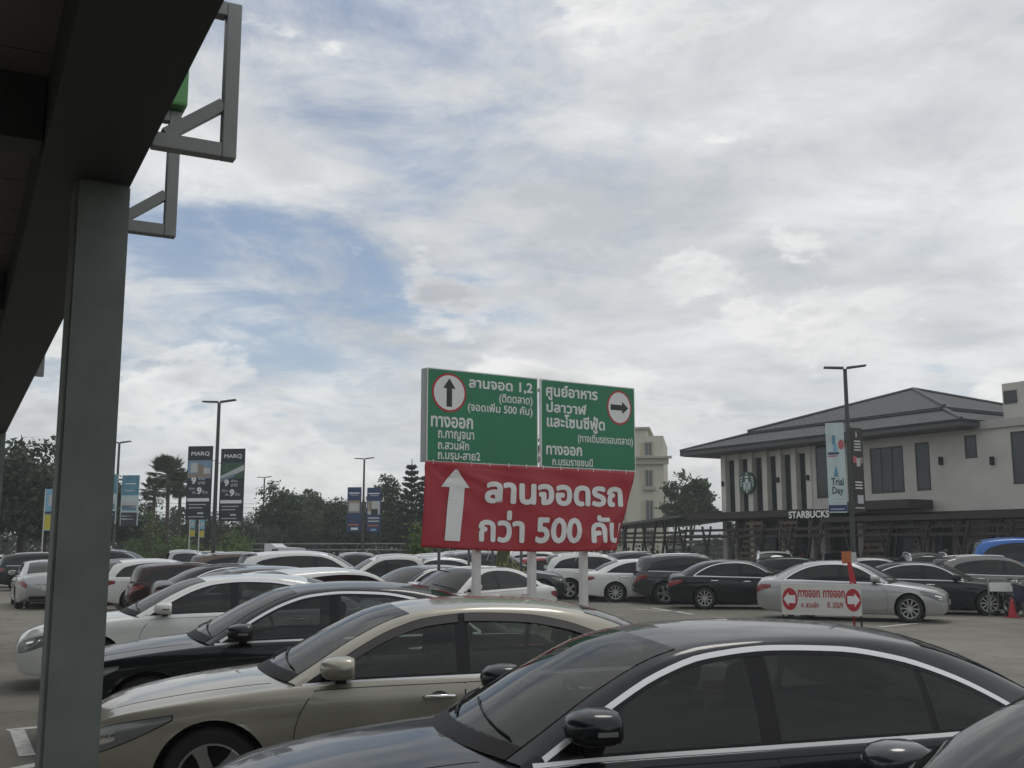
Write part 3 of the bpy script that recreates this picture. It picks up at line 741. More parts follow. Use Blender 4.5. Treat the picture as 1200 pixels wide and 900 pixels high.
tag(obj('ground', [(-1500, -400, -.02), (1500, -400, -.02), (1500, 3000, -.02), (-1500, 3000, -.02)], [(0, 1, 2, 3)], mat('far_ground', (.10, .11, .07), .9, noise=.2, nscale=.05)), kind='structure')
tag(obj('parking_lot', [(-70, -20, 0), (70, -20, 0), (70, 78, 0), (-70, 78, 0)], [(0, 1, 2, 3)], ground_material()), kind='structure')
AX = Vector((math.cos(R(13)), math.sin(R(13)), 0)); NX = Vector((-math.sin(R(13)), math.cos(R(13)), 0))   # along a bay, and along the row of bays
M_LINE = mat('worn_line_paint', (.60, .60, .56), .7, noise=.30, nscale=9)
def line(p, q, w=.11):
    p = Vector(p); q = Vector(q); d = (q - p).normalized(); s = Vector((-d.y, d.x, 0)) * w / 2; z = Vector((0, 0, .004))
    return tag(obj('painted_line', [p - s + z, q - s + z, q + s + z, p + s + z], [(0, 1, 2, 3)], M_LINE), kind='structure')
for k in range(-2, 8):
    o = NX * (5.55 + 2.75 * (k - 1)); line(o + AX * .35, o + AX * 5.4); line(o + AX * .35 - NX * .35, o + AX * .35 + NX * .35, .11)
for a, b in (((744, 714), (800, 717)), ((764, 712.5), (812, 720)), ((1030, 735), (1110, 727)), ((8, 856), (50, 852)), ((20, 856), (32, 886)), ((0, 905), (60, 893))):
    pa = on_plane(*a, (0, 0, 0), Vector((0, 0, 1))); pb = on_plane(*b, (0, 0, 0), Vector((0, 0, 1))); line(pa, pb, .14)

# ------------------------------------------------------------------ canopy at the left
ZB = 3.30
c0 = on_plane(150, 225, (0, 0, ZB), Vector((0, 0, 1)))            # where the beam meets the post
vp = Vector((-44 - 600, 0, 0)); BD = Vector(((-60 - 600) / FPX, cP + (640 - 450) / FPX * sP, 0)).normalized()
BA = Vector((BD.y, -BD.x, 0))                                      # outwards, to the right
canopy = empty('walkway_canopy', (c0.x, c0.y, 0), math.atan2(BD.y, BD.x) - R(90))
tag(canopy, 'dark grey steel walkway canopy with ribbed ceiling overhanging the upper left', 'canopy')
# local frame: +y runs along the beam away from the eye, +x outwards over the cars, origin under the beam's outer lower edge
cw = .205
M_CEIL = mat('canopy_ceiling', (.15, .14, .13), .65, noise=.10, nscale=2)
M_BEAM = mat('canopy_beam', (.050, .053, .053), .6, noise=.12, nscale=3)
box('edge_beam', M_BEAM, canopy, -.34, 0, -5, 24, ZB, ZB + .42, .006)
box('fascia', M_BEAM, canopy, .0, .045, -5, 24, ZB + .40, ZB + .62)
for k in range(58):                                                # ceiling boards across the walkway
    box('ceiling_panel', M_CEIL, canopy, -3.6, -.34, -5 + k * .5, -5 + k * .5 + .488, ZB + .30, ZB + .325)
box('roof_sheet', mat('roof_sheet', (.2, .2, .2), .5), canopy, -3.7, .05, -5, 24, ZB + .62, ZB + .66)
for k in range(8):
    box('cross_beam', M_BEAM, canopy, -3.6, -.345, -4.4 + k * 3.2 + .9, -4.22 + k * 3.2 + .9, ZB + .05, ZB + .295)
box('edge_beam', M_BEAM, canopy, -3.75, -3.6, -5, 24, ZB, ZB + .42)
for yy in (.0, 10.6):
    p = MB(); p.box(-cw, -.002, yy - .10, yy + .10, 0, ZB); o = p.build('post', M_STEEL, canopy)
    bm = bmesh.new(); bm.from_mesh(o.data); bmesh.ops.bevel(bm, geom=bm.edges[:], offset=.012, segments=2, affect='EDGES'); bm.to_mesh(o.data); bm.free()
    box('base_plate', M_STEEL, canopy, -cw - .08, .078, yy - .22, yy + .22, 0, .02)
inv = canopy.matrix_basis.inverted()
def cloc(u, v, z=ZB): return inv @ on_plane(u, v, (0, 0, z), Vector((0, 0, 1)))
for (ul, vl), (ur, vr), green in (((183, 172), (275, 190), False), ((152, 270), (205, 280), True), ((36, 437), (51, 442), False)):
    a = cloc(ul, vl); b = cloc(ur, vr); yy = b.y; w_ = min(b.x, .42); h_ = .62
    br = empty('truss_bracket', (0, yy, 0), 0, canopy); t = .055
    box('bottom_rail', M_STEELL, br, .003, w_ - t, -t / 2, t / 2, ZB + .004, ZB + .004 + t, .004)
    box('upright', M_STEELL, br, w_ - t + .001, w_, -t / 2, t / 2, ZB + .004, ZB + h_, .004)
    box('top_rail', M_STEELL, br, .047, w_ - t, -t / 2, t / 2, ZB + h_ - t, ZB + h_, .004)
    MB().bar((.05, 0, ZB + .004 + t), (w_ - t, 0, ZB + .004 + t + (w_ - .1) * .75), .045, .045).build('diagonal', M_STEELL, br)
    if green:
        box('lamp_housing', mat('green_housing', (.10, .30, .10), .4), br, w_ - .115, w_ + .015, -.09, .09, ZB + h_ + .004, ZB + h_ + .22, .015)

# ------------------------------------------------------------------ direction board with red banner
SL = at(498, 541, 19.0); SRt = at(744, 553, 21.6)
sth = math.atan2(SRt.y - SL.y, SRt.x - SL.x); snorm = Vector((math.sin(sth), -math.cos(sth), 0))
board = empty('direction_board', (SL.x, SL.y, 0), sth)
tag(board, 'green parking direction board with white lettering on three white posts', 'sign')
binv = board.matrix_basis.inverted()
def bl(u, v): 
    p = binv @ on_plane(u, v, (SL.x, SL.y, 0), snorm); return p.x, p.z
M_GREEN = mat('sign_green', (.013, .195, .088), .45, noise=.14, nscale=1.3)
xL0, zb0 = bl(498.5, 541); _, zt0 = bl(498.5, 430); xR0, _ = bl(629.5, 546); xL1, _ = bl(633, 546); xR1, zb1 = bl(744, 553); _, zt1 = bl(744, 455.5)
zb_, zt_ = (zb0 + zb1) / 2, (zt0 + zt1) / 2
def panel(x0, x1, items, circ, arrow):
    p = box('sign_panel', M_PRINTW, board, x0, x1, -.03, .03, zb_, zt_, .004)
    w, h = x1 - x0, zt_ - zb_; e = .022
    box('green_face', M_GREEN, p, x0 + e, x1 - e, -.034, -.029, zb_ + e, zt_ - e)
    def fn(fx0, fx1, fy0, fy1): return lambda a, b, l: (x0 + w * (fx0 + (fx1 - fx0) * a), -.0365 - l, zt_ - h * (fy1 + (fy0 - fy1) * b))
    for txt, fx0, fx1, fy0, fy1, bold in items: lettering(txt, fn(fx0, fx1, fy0, fy1), M_PRINTW, p, bold, split=True)
    cx_, cy_, rx, ry = circ; X = x0 + w * cx_; Z = zt_ - h * cy_; n = 40
    def disc(nm, k, d, m):
        rr = ry * h * k; rxx = rx * w * k
        return obj(nm, [(X + rxx * math.cos(2 * math.pi * i / n), d, Z + rr * math.sin(2 * math.pi * i / n)) for i in range(n)], [tuple(range(n))], m, p)
    disc('red_ring', 1.0, -.037, M_PRINTR); disc('white_disc', .89, -.0385, M_PRINTW)
    poly = [(-.16, -.72), (.16, -.72), (.16, .22), (.36, .22), (0, .74), (-.36, .22), (-.16, .22)]
    if arrow == 'right': poly = [(b, -a) for a, b in poly]
    obj('arrow', [(X + rx * w * a, -.040, Z + ry * h * b) for a, b in poly], [tuple(range(7))], M_PRINTK, p)
    for fx in (.02, .5, .98):
        for fz in (.02, .98): MB().box(x0 + w * fx - .012, x0 + w * fx + .012, -.037, -.033, zb_ + h * fz - .012, zb_ + h * fz + .012).build('rivet', M_STEELL, p)
panel(xL0, xR0, [("ลานจอด 1,2", .36, .95, .065, .195, .030), ("(ติดตลาด)", .635, .947, .215, .335, .020), ("(จอดเพิ่ม 500 คัน)", .352, .947, .325, .455, .020), ("ทางออก", .034, .40, .51, .63, .030),
                 ("ถ.กาญจนา", .095, .41, .66, .765, .020), ("ถ.สวนผัก", .095, .365, .76, .86, .020), ("ถ.บรม-สาย2", .095, .465, .875, .965, .020)], (.189, .253, .149, .21), 'up')
panel(xL1, xR1, [("ศูนย์อาหาร", .05, .59, .055, .235, .030), ("ปลาวาฬ", .054, .47, .25, .375, .030), ("และโซนซีฟู้ด", .058, .665, .385, .585, .030), ("(ทางเดินรถรอบตลาด)", .375, .97, .60, .715, .020),
                 ("ทางออก", .05, .418, .75, .855, .030), ("ถ.บรมราชชนนี", .11, .53, .875, .97, .020)], (.825, .254, .135, .205), 'right')
box('edge_strip', M_STEELL, board, xL0 - .052, xL0 - .008, -.02, .10, zb_, zt_ - .02)
for u in (562, 627, 687.5):
    x, _ = bl(u, 640); box('post', M_WHITEPOST, board, x - .066, x + .066, .05, .18, 0, zt_ - .1, .01)
for zz in (zb_ + .15, zt_ - .25):
    box('back_rail', M_STEELL, board, xL0, xR1, .031, .049, zz, zz + .06)
# banner: a sheet of vinyl laced under the board, its right end pulled in
banner = empty('red_banner', board.location, sth)
tag(banner, 'red vinyl banner with white arrow and lettering laced below the green board', 'banner')
cTL, cTR, cBL, cBR = (np.array(bl(*p)) for p in ((497, 540.5), (742, 553.5), (491.5, 641), (720, 645)))
def sheet(a, b, lift=0.0):                # a: 0..1 left to right, b: 0..1 bottom to top
    k = 1 - b; top = cTL + (cTR - cTL) * a; bot = cBL + (cBR - cBL) * a + np.array([0, -.05 * math.sin(math.pi * a)])
    p = bot + (top - bot) * b
    th_ = math.atan2(k + .02, a + .02); rr_ = math.hypot(a * 1.6, k)
    d = .022 * math.sin(9 * a + 3.5 * b) * (1 - b) + .010 * math.sin(th_ * 22) * math.exp(-rr_ * 1.3) + .007 * math.sin(31 * a - 9 * b) * k + .012 * math.sin(17 * b + 6 * a) * max(a - .75, 0) * 4 + .014 * math.exp(-((a * .95 + b * .85 - .92) / .06) ** 2) + .05 * math.exp(-((1.05 - a - k * .17) / .035) ** 2) * k + .02 * math.sin(23 * a + 5 * b) * math.exp(-((b - .98) / .12) ** 2)
    return (p[0], -.055 - d - lift, p[1])
def upright(a, b, lift=0.0):              # lettering stays upright where the cloth is pulled in
    p = cTL + (cTR - cTL) * a + (cBL - cTL) * (1 - b) * .9
    xl = cBL[0] + (cTL[0] - cBL[0]) * b; xr = cBR[0] + (cTR[0] - cBR[0]) * b
    return sheet(min((p[0] - xl) / (xr - xl), .985), b, lift)
nu, nv = 90, 34
P = [sheet(i / (nu - 1), j / (nv - 1)) for i in range(nu) for j in range(nv)]
sh_ = obj('sheet', P, grid_faces(nu, nv), mat('banner_red', (.36, .016, .028), .42, noise=.06, nscale=3), banner, True)
md = sh_.modifiers.new('thick', 'SOLIDIFY'); md.thickness = .003; md.offset = 1 if False else -1
lettering("ลานจอดรถ", lambda a, b, l: upright(.262 + .673 * a, .545 + .255 * b, .014 + l), M_PRINTW, sh_, .038, split=True)
lettering("กว่า 500 คัน", lambda a, b, l: upright(.240 + .700 * a, .095 + .375 * b, .014 + l), M_PRINTW, sh_, .034, split=True)
ap = []; af = []
for i in range(15):
    b = .09 + .62 * i / 14; ap += [sheet(.100 + .012 * (b) , b, .016), sheet(.178 - .006 * (.7 - b), b, .016)]
af = [(2 * i, 2 * i + 1, 2 * i + 3, 2 * i + 2) for i in range(14)]
n0 = len(ap)
for i in range(9):
    k = i / 8; b = .71 + .21 * k; hw = .066 * (1 - k) + .001; ap += [sheet(.126 - hw + .012 * (1 - k), b, .016), sheet(.132 + hw, b, .016)]
af += [(n0 + 2 * i, n0 + 2 * i + 1, n0 + 2 * i + 3, n0 + 2 * i + 2) for i in range(8)]
obj('arrow', ap, af, M_PRINTW, sh_)
for i in range(12):
    p = sheet((i + .4) / 12, .985); MB().box(p[0] - .008, p[0] + .008, p[1] - .004, p[1] + .03, p[2] - .01, p[2] + .06).build('lacing', M_PRINTW, banner)
for a in (.13, .32, .55, .78, .97):
    p = sheet(a, .015); MB().tube([(p[0], p[1], p[2] + .01), (p[0] + .03, p[1] + .06, p[2] - .13), (p[0] + .02, p[1] + .10, p[2] - .20)], .006, 5).build('lacing', M_PRINTW, banner)

# ------------------------------------------------------------------ all the cars
P_BLACK = paint('black', (.010, .0125, .0155), .2); P_BLACK2 = paint('jet', (.007, .008, .009), .1); P_BEIGE = paint('champagne', (.345, .325, .265), .45); P_WHITE = paint('white', (.70, .71, .68), 0)
P_SILVER = paint('silver', (.40, .41, .405), .6); P_GREY = paint('grey', (.075, .080, .085), .4); P_MAROON = paint('maroon', (.028, .008, .009), .3); P_BROWN = paint('brown', (.10, .065, .050), .4)
P_RED = paint('red', (.26, .014, .018), .2); P_BLUE = paint('blue', (.02, .13, .45), .1); P_DGREY = paint('dark_grey', (.035, .038, .042), .4); P_TAUPE = paint('taupe', (.16, .155, .15), .4); P_DGREEN = paint('dark_green', (.015, .028, .024), .3)
NEAR = scaled(SEDAN, mirror=(1.77, 1.035))
car = build_car('parked_sedan', NEAR, P_BLACK, hi=True, rim=7, handle=P_BLACK, glass=clear_glass('smoked_glass', (.30, .32, .32)))
put(car, (2.64 - 2.45, -.92), ground_at(925, 5.0), heading(-103))
tag(car, 'glossy black sedan with bright chrome window outline, nearest whole car in front', 'car', 'cars in the near row')
car = build_car('parked_sedan', scaled(SEDAN, 1, 1, 1.0), P_BEIGE, hi=True, chrome='low', visor=True, rim=5, glass=clear_glass('green_glass', (.50, .56, .50)))
put(car, (2.64 - 2.45, -.92), ground_at(545, 7.75), heading(-103))
tag(car, 'champagne beige sedan with smoked window visors between two black sedans', 'car', 'cars in the near row')
car = build_car('parked_sedan', scaled(SEDAN, 1.0, 1, 1.02), P_BLACK2, hi=True, rim=10, glass=clear_glass('smoked_glass', (.30, .32, .32)))
put(car, (1.72 - 2.45, -1.0), ground_at(273, 10.3), heading(-103))
tag(car, 'black sedan squeezed between the beige sedan and the white sedan', 'car', 'cars in the near row')
car = build_car('parked_sedan', scaled(SEDAN, 1.05, 1.0, 1.0), P_WHITE, hi=True, chrome='full', rim=10, glass=clear_glass('smoked_glass', (.30, .32, .32)))
put(car, (2.64 * 1.05 - 2.57, -.92), ground_at(272, 15.0), heading(-109))
tag(car, 'pearl white sedan with dark tinted windows, its nose behind the steel post', 'car', 'cars in the near row')
car = build_car('parked_sedan', scaled(SEDAN, .97, .98, 1.0), P_DGREY, hi=True, chrome='low', rim=10, glass=clear_glass('smoked_glass', (.30, .32, .32)))
put(car, (1.55 * .97 - 2.35, .80), ground_at(1045, 4.15), heading(-103))
tag(car, 'dark grey car cut off at the bottom right corner, windscreen and mirror showing', 'car', 'cars in the near row')
# kinds for the rest of the lot
protos = {}
LOT = [
 # kind, colour, column, distance, heading, label
 ('sedan', P_SILVER, 50, 34.5, -27, 'silver sedan seen from behind left of the steel post'),
 ('suv', P_DGREEN, 60, 47, 66, 'dark green sport utility car behind the silver sedan at the left'),
 ('sedan', P_WHITE, 6, 50, 66, 'white car roof at the left edge under the dark trees'),
 ('van', P_DGREY, 140, 41, 72, 'long dark van roof right of the steel post below the palms'),
 ('sedan', P_BLACK, 165, 36, 64, 'black car beside the steel post, left of the small white hatchback'),
 ('hatch', P_WHITE, 196, 32.5, 62, 'small white hatchback squeezed between black and maroon cars'),
 ('hatch', P_MAROON, 236, 30, 66, 'maroon hatchback behind the roof of the white sedan'),
 ('sedan', P_GREY, 335, 21.5, 68, 'dark grey sedan roof right behind the white sedan'),
 ('suv', P_BROWN, 300, 36, 70, 'brown sport utility car below the left advertising banners'),
 ('van', P_WHITE, 372, 32, 72, 'white van with long flat roof left of the double cab pickup'),
 ('hatch', P_WHITE, 405, 20.5, 50, 'white small car with dark rear window behind the white sedan roof'),
 ('pickup', P_WHITE, 462, 31, -100, 'white double cab pickup with roof rails and dark bed cover'),
 ('sedan', P_DGREY, 490, 25.5, -128, 'dark grey sedan left of the red banner, windscreen showing'),
 ('sedan', P_WHITE, 545, 23.8, -140, 'white sedan windscreen below the arrow of the red banner'),
 ('suv', P_WHITE, 535, 40, 75, 'white sport utility car far behind the planter box'),
 ('suv', P_DGREY, 585, 37, 80, 'dark sport utility car behind the planter and white post'),
 ('hatch', P_RED, 655, 40, 84, 'red hatchback between the middle and right white posts'),
 ('suv', P_WHITE, 640, 47, 80, 'white car roof above the red hatchback'),
 ('suv', P_WHITE, 705, 39.5, 86, 'white sport utility car with dark alloy wheels by the right white post'),
 ('sedan', P_WHITE, 765, 37.5, 90, 'white sedan with red tail lamp right of the white post'),
 ('suv', P_GREY, 760, 52, 88, 'grey sport utility car roof behind the white sedan in the middle'),
 ('suv', P_DGREY, 822, 36, 91, 'dark grey sport utility car with black wheels behind the black sedan'),
 ('sedan', P_BLACK2, 873, 33.2, 96, 'black sedan with chrome sill strip left of the silver sedan'),
 ('suv', P_WHITE, 909, 45, 188, 'white car facing out behind the black sedan, windscreen showing'),
 ('suv', P_SILVER, 985, 46, 190, 'pale car roof behind the silver sedan and orange sign'),
 ('sedan', P_SILVER, 1000, 28.2, 114, 'silver sedan parked across behind the white exit sign'),
 ('hatch', P_GREY, 1056, 41, 60, 'grey hatchback with red tail lamp behind the black sedan at right'),
 ('suv', P_SILVER, 1082, 37, 12, 'silver wagon seen from behind, dark rear window, right of the lamp post'),
 ('sedan', P_BLACK, 1092, 30.8, 110, 'black sedan with bright headlamp behind the silver sedan'),
 ('suv', P_TAUPE, 1175, 32.8, 92, 'taupe sport utility car at the right edge below the blue van'),
 ('sedan', P_GREY, 268, 40, 68, 'grey sedan roof just left of the brown sport utility car'),
 ('pickup', P_SILVER, 215, 47, 68, 'silver pickup roof behind the small white hatchback and maroon hatchback'),
 ('suv', P_BLACK, 262, 52, 70, 'black sport utility car far behind, under the right charcoal banner'),
 ('sedan', P_BLACK2, 292, 27.5, 68, 'black sedan roof between the maroon hatchback and the white van'),
 ('sedan', P_WHITE, 330, 52, 70, 'white sedan roof in front of the white caravan'),
 ('pickup', P_DGREY, 418, 42, 72, 'dark pickup roof behind the white pickup'),
 ('hatch', P_SILVER, 462, 46, 74, 'silver hatchback roof far behind the white pickup'),
 ('sedan', P_SILVER, 500, 36, -110, 'silver sedan roof left of the planter box'),
 ('suv', P_TAUPE, 560, 50, 76, 'taupe car roof far behind the planter tree'),
 ('sedan', P_GREY, 690, 50, 84, 'grey sedan roof behind the white sport utility car'),
 ('hatch', P_DGREEN, 945, 43, 100, 'dark green hatchback roof between the white car and the silver sedan'),
 ('sedan', P_TAUPE, 1035, 37, 100, 'taupe sedan roof below the dark brown banner'),
]
SPECS = dict(sedan=SEDAN, suv=SUV, hatch=scaled(SUV, .90, .95, .90, wr=.32, arch=.37), van=scaled(SUV, 1.1, 1.0, 1.06), pickup=PICKUP)
P_BASE = mat('paint_base', (.5, .5, .5)); 
for kind, colr, u, Y, ph, label in LOT:
    g = ground_at(u, Y)
    if kind not in protos:
        nm = {'sedan': 'parked_sedan', 'suv': 'parked_suv', 'hatch': 'parked_hatchback', 'van': 'parked_van', 'pickup': 'pickup_truck'}[kind]
        c = build_car(nm, SPECS[kind], P_BASE, chrome={'sedan': 'full', 'suv': 'low', 'hatch': None, 'van': None, 'pickup': None}[kind], rim={'sedan': 10,  'suv': 5, 'hatch': 7, 'van': 7, 'pickup': 7}[kind], rails=kind in ('pickup', 'suv'), handle=M_SATIN)
        protos[kind] = c; first = True
    c = copy_tree(protos[kind], None, {P_BASE: colr}, (g.x, g.y, 0), heading(ph))
    c.scale = (random.uniform(.95, 1.04), random.uniform(.97, 1.02), random.uniform(.97, 1.04))
    tag(c, label, 'car' if kind not in ('van', 'pickup') else {'van': 'van', 'pickup': 'pickup'}[kind], 'cars parked across the lot')
for c in protos.values():                 # the patterns themselves are not kept
    for d in list(c.children_recursive): bpy.data.objects.remove(d)
    bpy.data.objects.remove(c)

# ------------------------------------------------------------------ lamp posts and their banners
def lamp_post(u, vtop, Y, label, turn=0.0, single=False, rad=.075):
    top = at(u, vtop, Y); h = top.z
    r = empty('lamp_post', (top.x, top.y, 0), turn)
    tag(r, label, 'lamp post', 'double headed lamp posts')
    MB().tube([(0, 0, 0), (0, 0, h * .5), (0, 0, h - .06)], [rad, rad * .9, rad * .72], 12).build('pole', M_POLE, r, True, 40)
    MB().tube([(0, 0, 0), (0, 0, .05)], .16, 12).build('base_plate', M_POLE, r)
    for s in ((-1,) if single else (-1, 1)):
        MB().hexa([(s * .05, -.09, h - .06), (s * .58, -.10, h - .01 + .02 * s), (s * .58, .10, h - .01 + .02 * s), (s * .05, .09, h - .06), (s * .05, -.07, h), (s * .58, -.08, h + .035 + .02 * s), (s * .58, .08, h + .035 + .02 * s), (s * .05, .07, h)]).build('lamp_head', M_POLE, r)
    return r
lamp_post(990, 430, 30, 'tall lamp post in front of the coffee house, carrying two banners', R(-6))
lamp_post(257, 470, 36, 'tall dark lamp post between the two dark grey advertising banners', R(-8))
lamp_post(140, 518, 52, 'lamp post just right of the steel canopy post, beside pale banners', R(-8))
lamp_post(427, 537, 62, 'lamp post between the two navy banners left of the direction board', R(-8))
lamp_post(310, 559, 82, 'distant lamp post above the round tree right of the dark banners', R(-8))
lamp_post(376, 577, 95, 'farthest lamp post with one lamp head among the trees', R(-8), True)
def flag_banner(u0, u1, v0, v1, Y, face, label, turn=0.0, skew=0.0):
    """a printed panel on the pole's brackets; face(draw) paints it in fractions of its width and height"""
    a = at(u0, v0, Y); b = at(u1, v1, Y); w = (b.x - a.x) / max(math.cos(turn), .3); h = a.z - b.z
    r = empty('advertising_banner', (a.x, a.y, b.z), turn); tag(r, label, 'banner', 'banners on the lamp posts')
    def rect(nm, x0, x1, y0, y1, m, lift, parent=None): return MB().box(w * x0, w * x1, -lift, -lift + .0025, h * (1 - y1), h * (1 - y0)).build(nm, m, parent or r)
    p = MB().box(0, w, -.012, .012, 0, h).build('panel', face['base'], r)
    for nm, x0, x1, y0, y1, m in face.get('blocks', []): rect(nm, x0, x1, y0, y1, m, .016 + .003 * (nm != 'picture'))
    for txt, x0, x1, y0, y1, m, bold in face.get('text', []):
        lettering(txt, lambda A, B, l: (w * (x0 + (x1 - x0) * A), -.021 - l, h * (1 - y1 + (y1 - y0) * B)), m, r, bold)
    for nm, poly, m in face.get('shapes', []):
        MB().prism(poly, lambda x, y: (w * x, -.0195, h * (1 - y)), lambda x, y: (w * x, -.0225, h * (1 - y))).build(nm, m, r)
    for z in (.10, .80): MB().tube([(-.10 if face.get('arm', 1) < 0 else w - .02, 0, h * z), (.02 if face.get('arm', 1) < 0 else w + .14, 0, h * z)], .012, 6).build('bracket_arm', M_POLE, r)
    return r
B_DARK = mat('banner_charcoal', (.030, .036, .044), .5); B_SKY = mat('banner_sky', (.20, .30, .42), .5, noise=.25, nscale=2); B_TAN = mat('banner_tan', (.28, .23, .17), .5); B_GREYL = mat('banner_pale', (.48, .50, .50), .5)
B_NAVY = mat('banner_navy', (.020, .045, .13), .5); B_TEAL = mat('banner_teal', (.10, .27, .38), .5, noise=.2, nscale=2); B_MINT = mat('banner_mint', (.50, .60, .60), .5, noise=.1, nscale=3); B_GREEN = mat('banner_green', (.06, .13, .08), .5, noise=.3, nscale=4)
B_ORANGE = mat('banner_orange', (.45, .14, .05), .5); B_CHAR2 = mat('banner_brown', (.030, .027, .027), .5); B_PINK = mat('banner_pink', (.45, .10, .12), .5); B_CYAN = mat('banner_cyan', (.20, .42, .55), .5); B_YEL = mat('banner_yellow', (.55, .45, .05), .5)
W_ = M_PRINTW
def marq(pic):
    f = dict(base=B_DARK, blocks=list(pic), text=[('MARQ', .14, .88, .075, .14, W_, .02), ('9', .18, .38, .425, .52, W_, .05), ('ล้าน', .46, .72, .425, .465, B_GREYL, .03), ('บาท', .46, .74, .485, .525, B_GREYL, .03), ('ผ่อน', .10, .34, .555, .595, B_GREYL, .02), ('9', .42, .62, .56, .66, W_, .05), ('ล้าน', .64, .86, .60, .65, B_GREYL, .02), ('เริ่ม', .24, .40, .61, .65, B_GREYL, .02)], arm=1)
    f['blocks'] += [('white_bar', .05, .93, .71, .755, W_)] + [('print_line', .12, .12 + .70 * k, y, y + .012, B_GREYL) for k, y in ((1, .79), (.8, .835), (.9, .955))] + [('print_line', .48, .72, .90, .925, B_GREYL)]
    return f
f1 = marq([('picture', .02, .98, .195, .44, B_SKY), ('building_print', .14, .42, .23, .36, B_GREYL), ('building_print', .42, .66, .26, .38, B_TAN), ('building_print', .66, .92, .30, .38, B_GREYL), ('lawn_print', .02, .98, .38, .425, B_TAN)])
f2 = marq([('picture', .02, .98, .195, .41, B_GREEN)]); f2['shapes'] = [('road_print', [(.02, .38), (.98, .225), (.98, .30), (.02, .45)], B_GREYL), ('river_print', [(.02, .42), (.60, .345), (.60, .385), (.02, .465)], B_SKY)]; f2['arm'] = -1
flag_banner(221, 247.5, 523, 609, 36, f1, 'charcoal banner with a house picture left of the tall dark lamp post', R(-8))
flag_banner(259.5, 285.5, 526, 611, 36, f2, 'charcoal banner with a river picture right of the tall dark lamp post', R(-8))
f3 = dict(base=B_MINT, blocks=[('picture', .02, .98, .0, .40, B_TEAL), ('building_print', .08, .92, .52, .66, B_GREYL), ('skyline_print', .1, .9, .60, .70, B_TEAL), ('print_line', .05, .95, .74, 1.0, B_DARK), ('print_line', .1, .85, .80, .82, W_), ('print_line', .1, .8, .86, .88, W_), ('print_line', .2, .8, .16, .18, W_), ('print_line', .2, .7, .30, .32, B_GREYL)], arm=-1)
flag_banner(143.5, 162, 557, 616, 52, f3, 'pale blue banner right of the lamp post beside the steel post', R(-8))
flag_banner(118, 136.5, 556, 614, 52, dict(f3, arm=1), 'pale blue banner mostly hidden behind the steel post', R(-8))
f4 = dict(base=B_NAVY, blocks=[('picture', .06, .94, .30, .58, B_TAN), ('building_print', .15, .85, .36, .54, B_GREYL), ('print_line', .1, .9, .12, .145, W_), ('print_line', .2, .8, .17, .185, B_GREYL), ('print_line', .08, .85, .83, .86, B_ORANGE), ('white_bar', .3, .8, .91, .96, W_)], arm=1)
f5 = dict(base=B_NAVY, blocks=[('picture', .06, .94, .30, .60, B_GREYL), ('curtain_print', .10, .35, .30, .52, B_TAN), ('sofa_print', .30, .8, .48, .60, B_CHAR2), ('print_line', .1, .9, .12, .145, W_), ('print_line', .2, .8, .17, .185, B_GREYL), ('print_line', .1, .9, .67, .69, W_), ('print_line', .1, .9, .74, .76, W_), ('print_line', .08, .85, .83, .86, B_ORANGE), ('print_line', .3, .7, .92, .96, B_CYAN)], arm=-1)
flag_banner(407.5, 423, 571, 623, 62, f4, 'navy banner left of its lamp post among the trees', R(-8))
flag_banner(430.5, 446, 571.5, 624, 62, f5, 'navy banner right of its lamp post, nearer the direction board', R(-8))
f6 = dict(base=B_MINT, blocks=[('print_line', .08, .70, .33, .355, B_NAVY), ('print_line', .08, .55, .365, .378, B_PINK), ('print_line', .0, 1, .915, .985, B_NAVY), ('print_line', .1, .85, .955, .965, W_), ('print_line', .25, .8, .845, .852, B_GREYL), ('print_line', .35, .85, .885, .892, B_GREYL), ('figure_print', .34, .52, .14, .24, B_TEAL), ('figure_print', .38, .60, .24, .32, B_CYAN), ('figure_print', .1, .3, .14, .22, B_GREYL)],
     text=[('Trial', .20, .88, .615, .70, B_DARK, .015), ('Day', .24, .84, .715, .815, B_DARK, .015)], shapes=[('round_print', [(.83 + .16 * math.cos(t), .245 + .055 * math.sin(t)) for t in np.linspace(0, 2 * math.pi, 17)[:-1]], B_PINK), ('flower_print', [(.48, .47), (.62, .60), (.36, .60)], B_TEAL)], arm=1)
f7 = dict(base=B_CHAR2, blocks=[('print_line', .25, .8, .15 + .035 * k, .17 + .035 * k, B_GREYL) for k in range(4)] + [('print_line', .2, .8, .64 + .035 * k, .655 + .035 * k, W_) for k in range(3)] + [('picture', .35, .85, .80, .90, B_GREYL), ('print_line', .1, .9, .945, .955, W_), ('food_print', .12, .40, .34, .42, B_PINK), ('food_print', .40, .70, .36, .46, B_GREYL), ('food_print', .68, .92, .35, .42, B_TAN)], shapes=[('emblem_print', [(.42, .05), (.48, .04), (.52, .11), (.38, .11)], B_GREYL)], arm=-1)
flag_banner(967, 990.5, 496, 601, 30, f6, 'pale banner reading Trial Day left of the lamp post by the coffee house', R(-24))
flag_banner(996, 1017.5, 501, 600, 30, f7, 'dark brown food banner right of the lamp post by the coffee house', R(30))
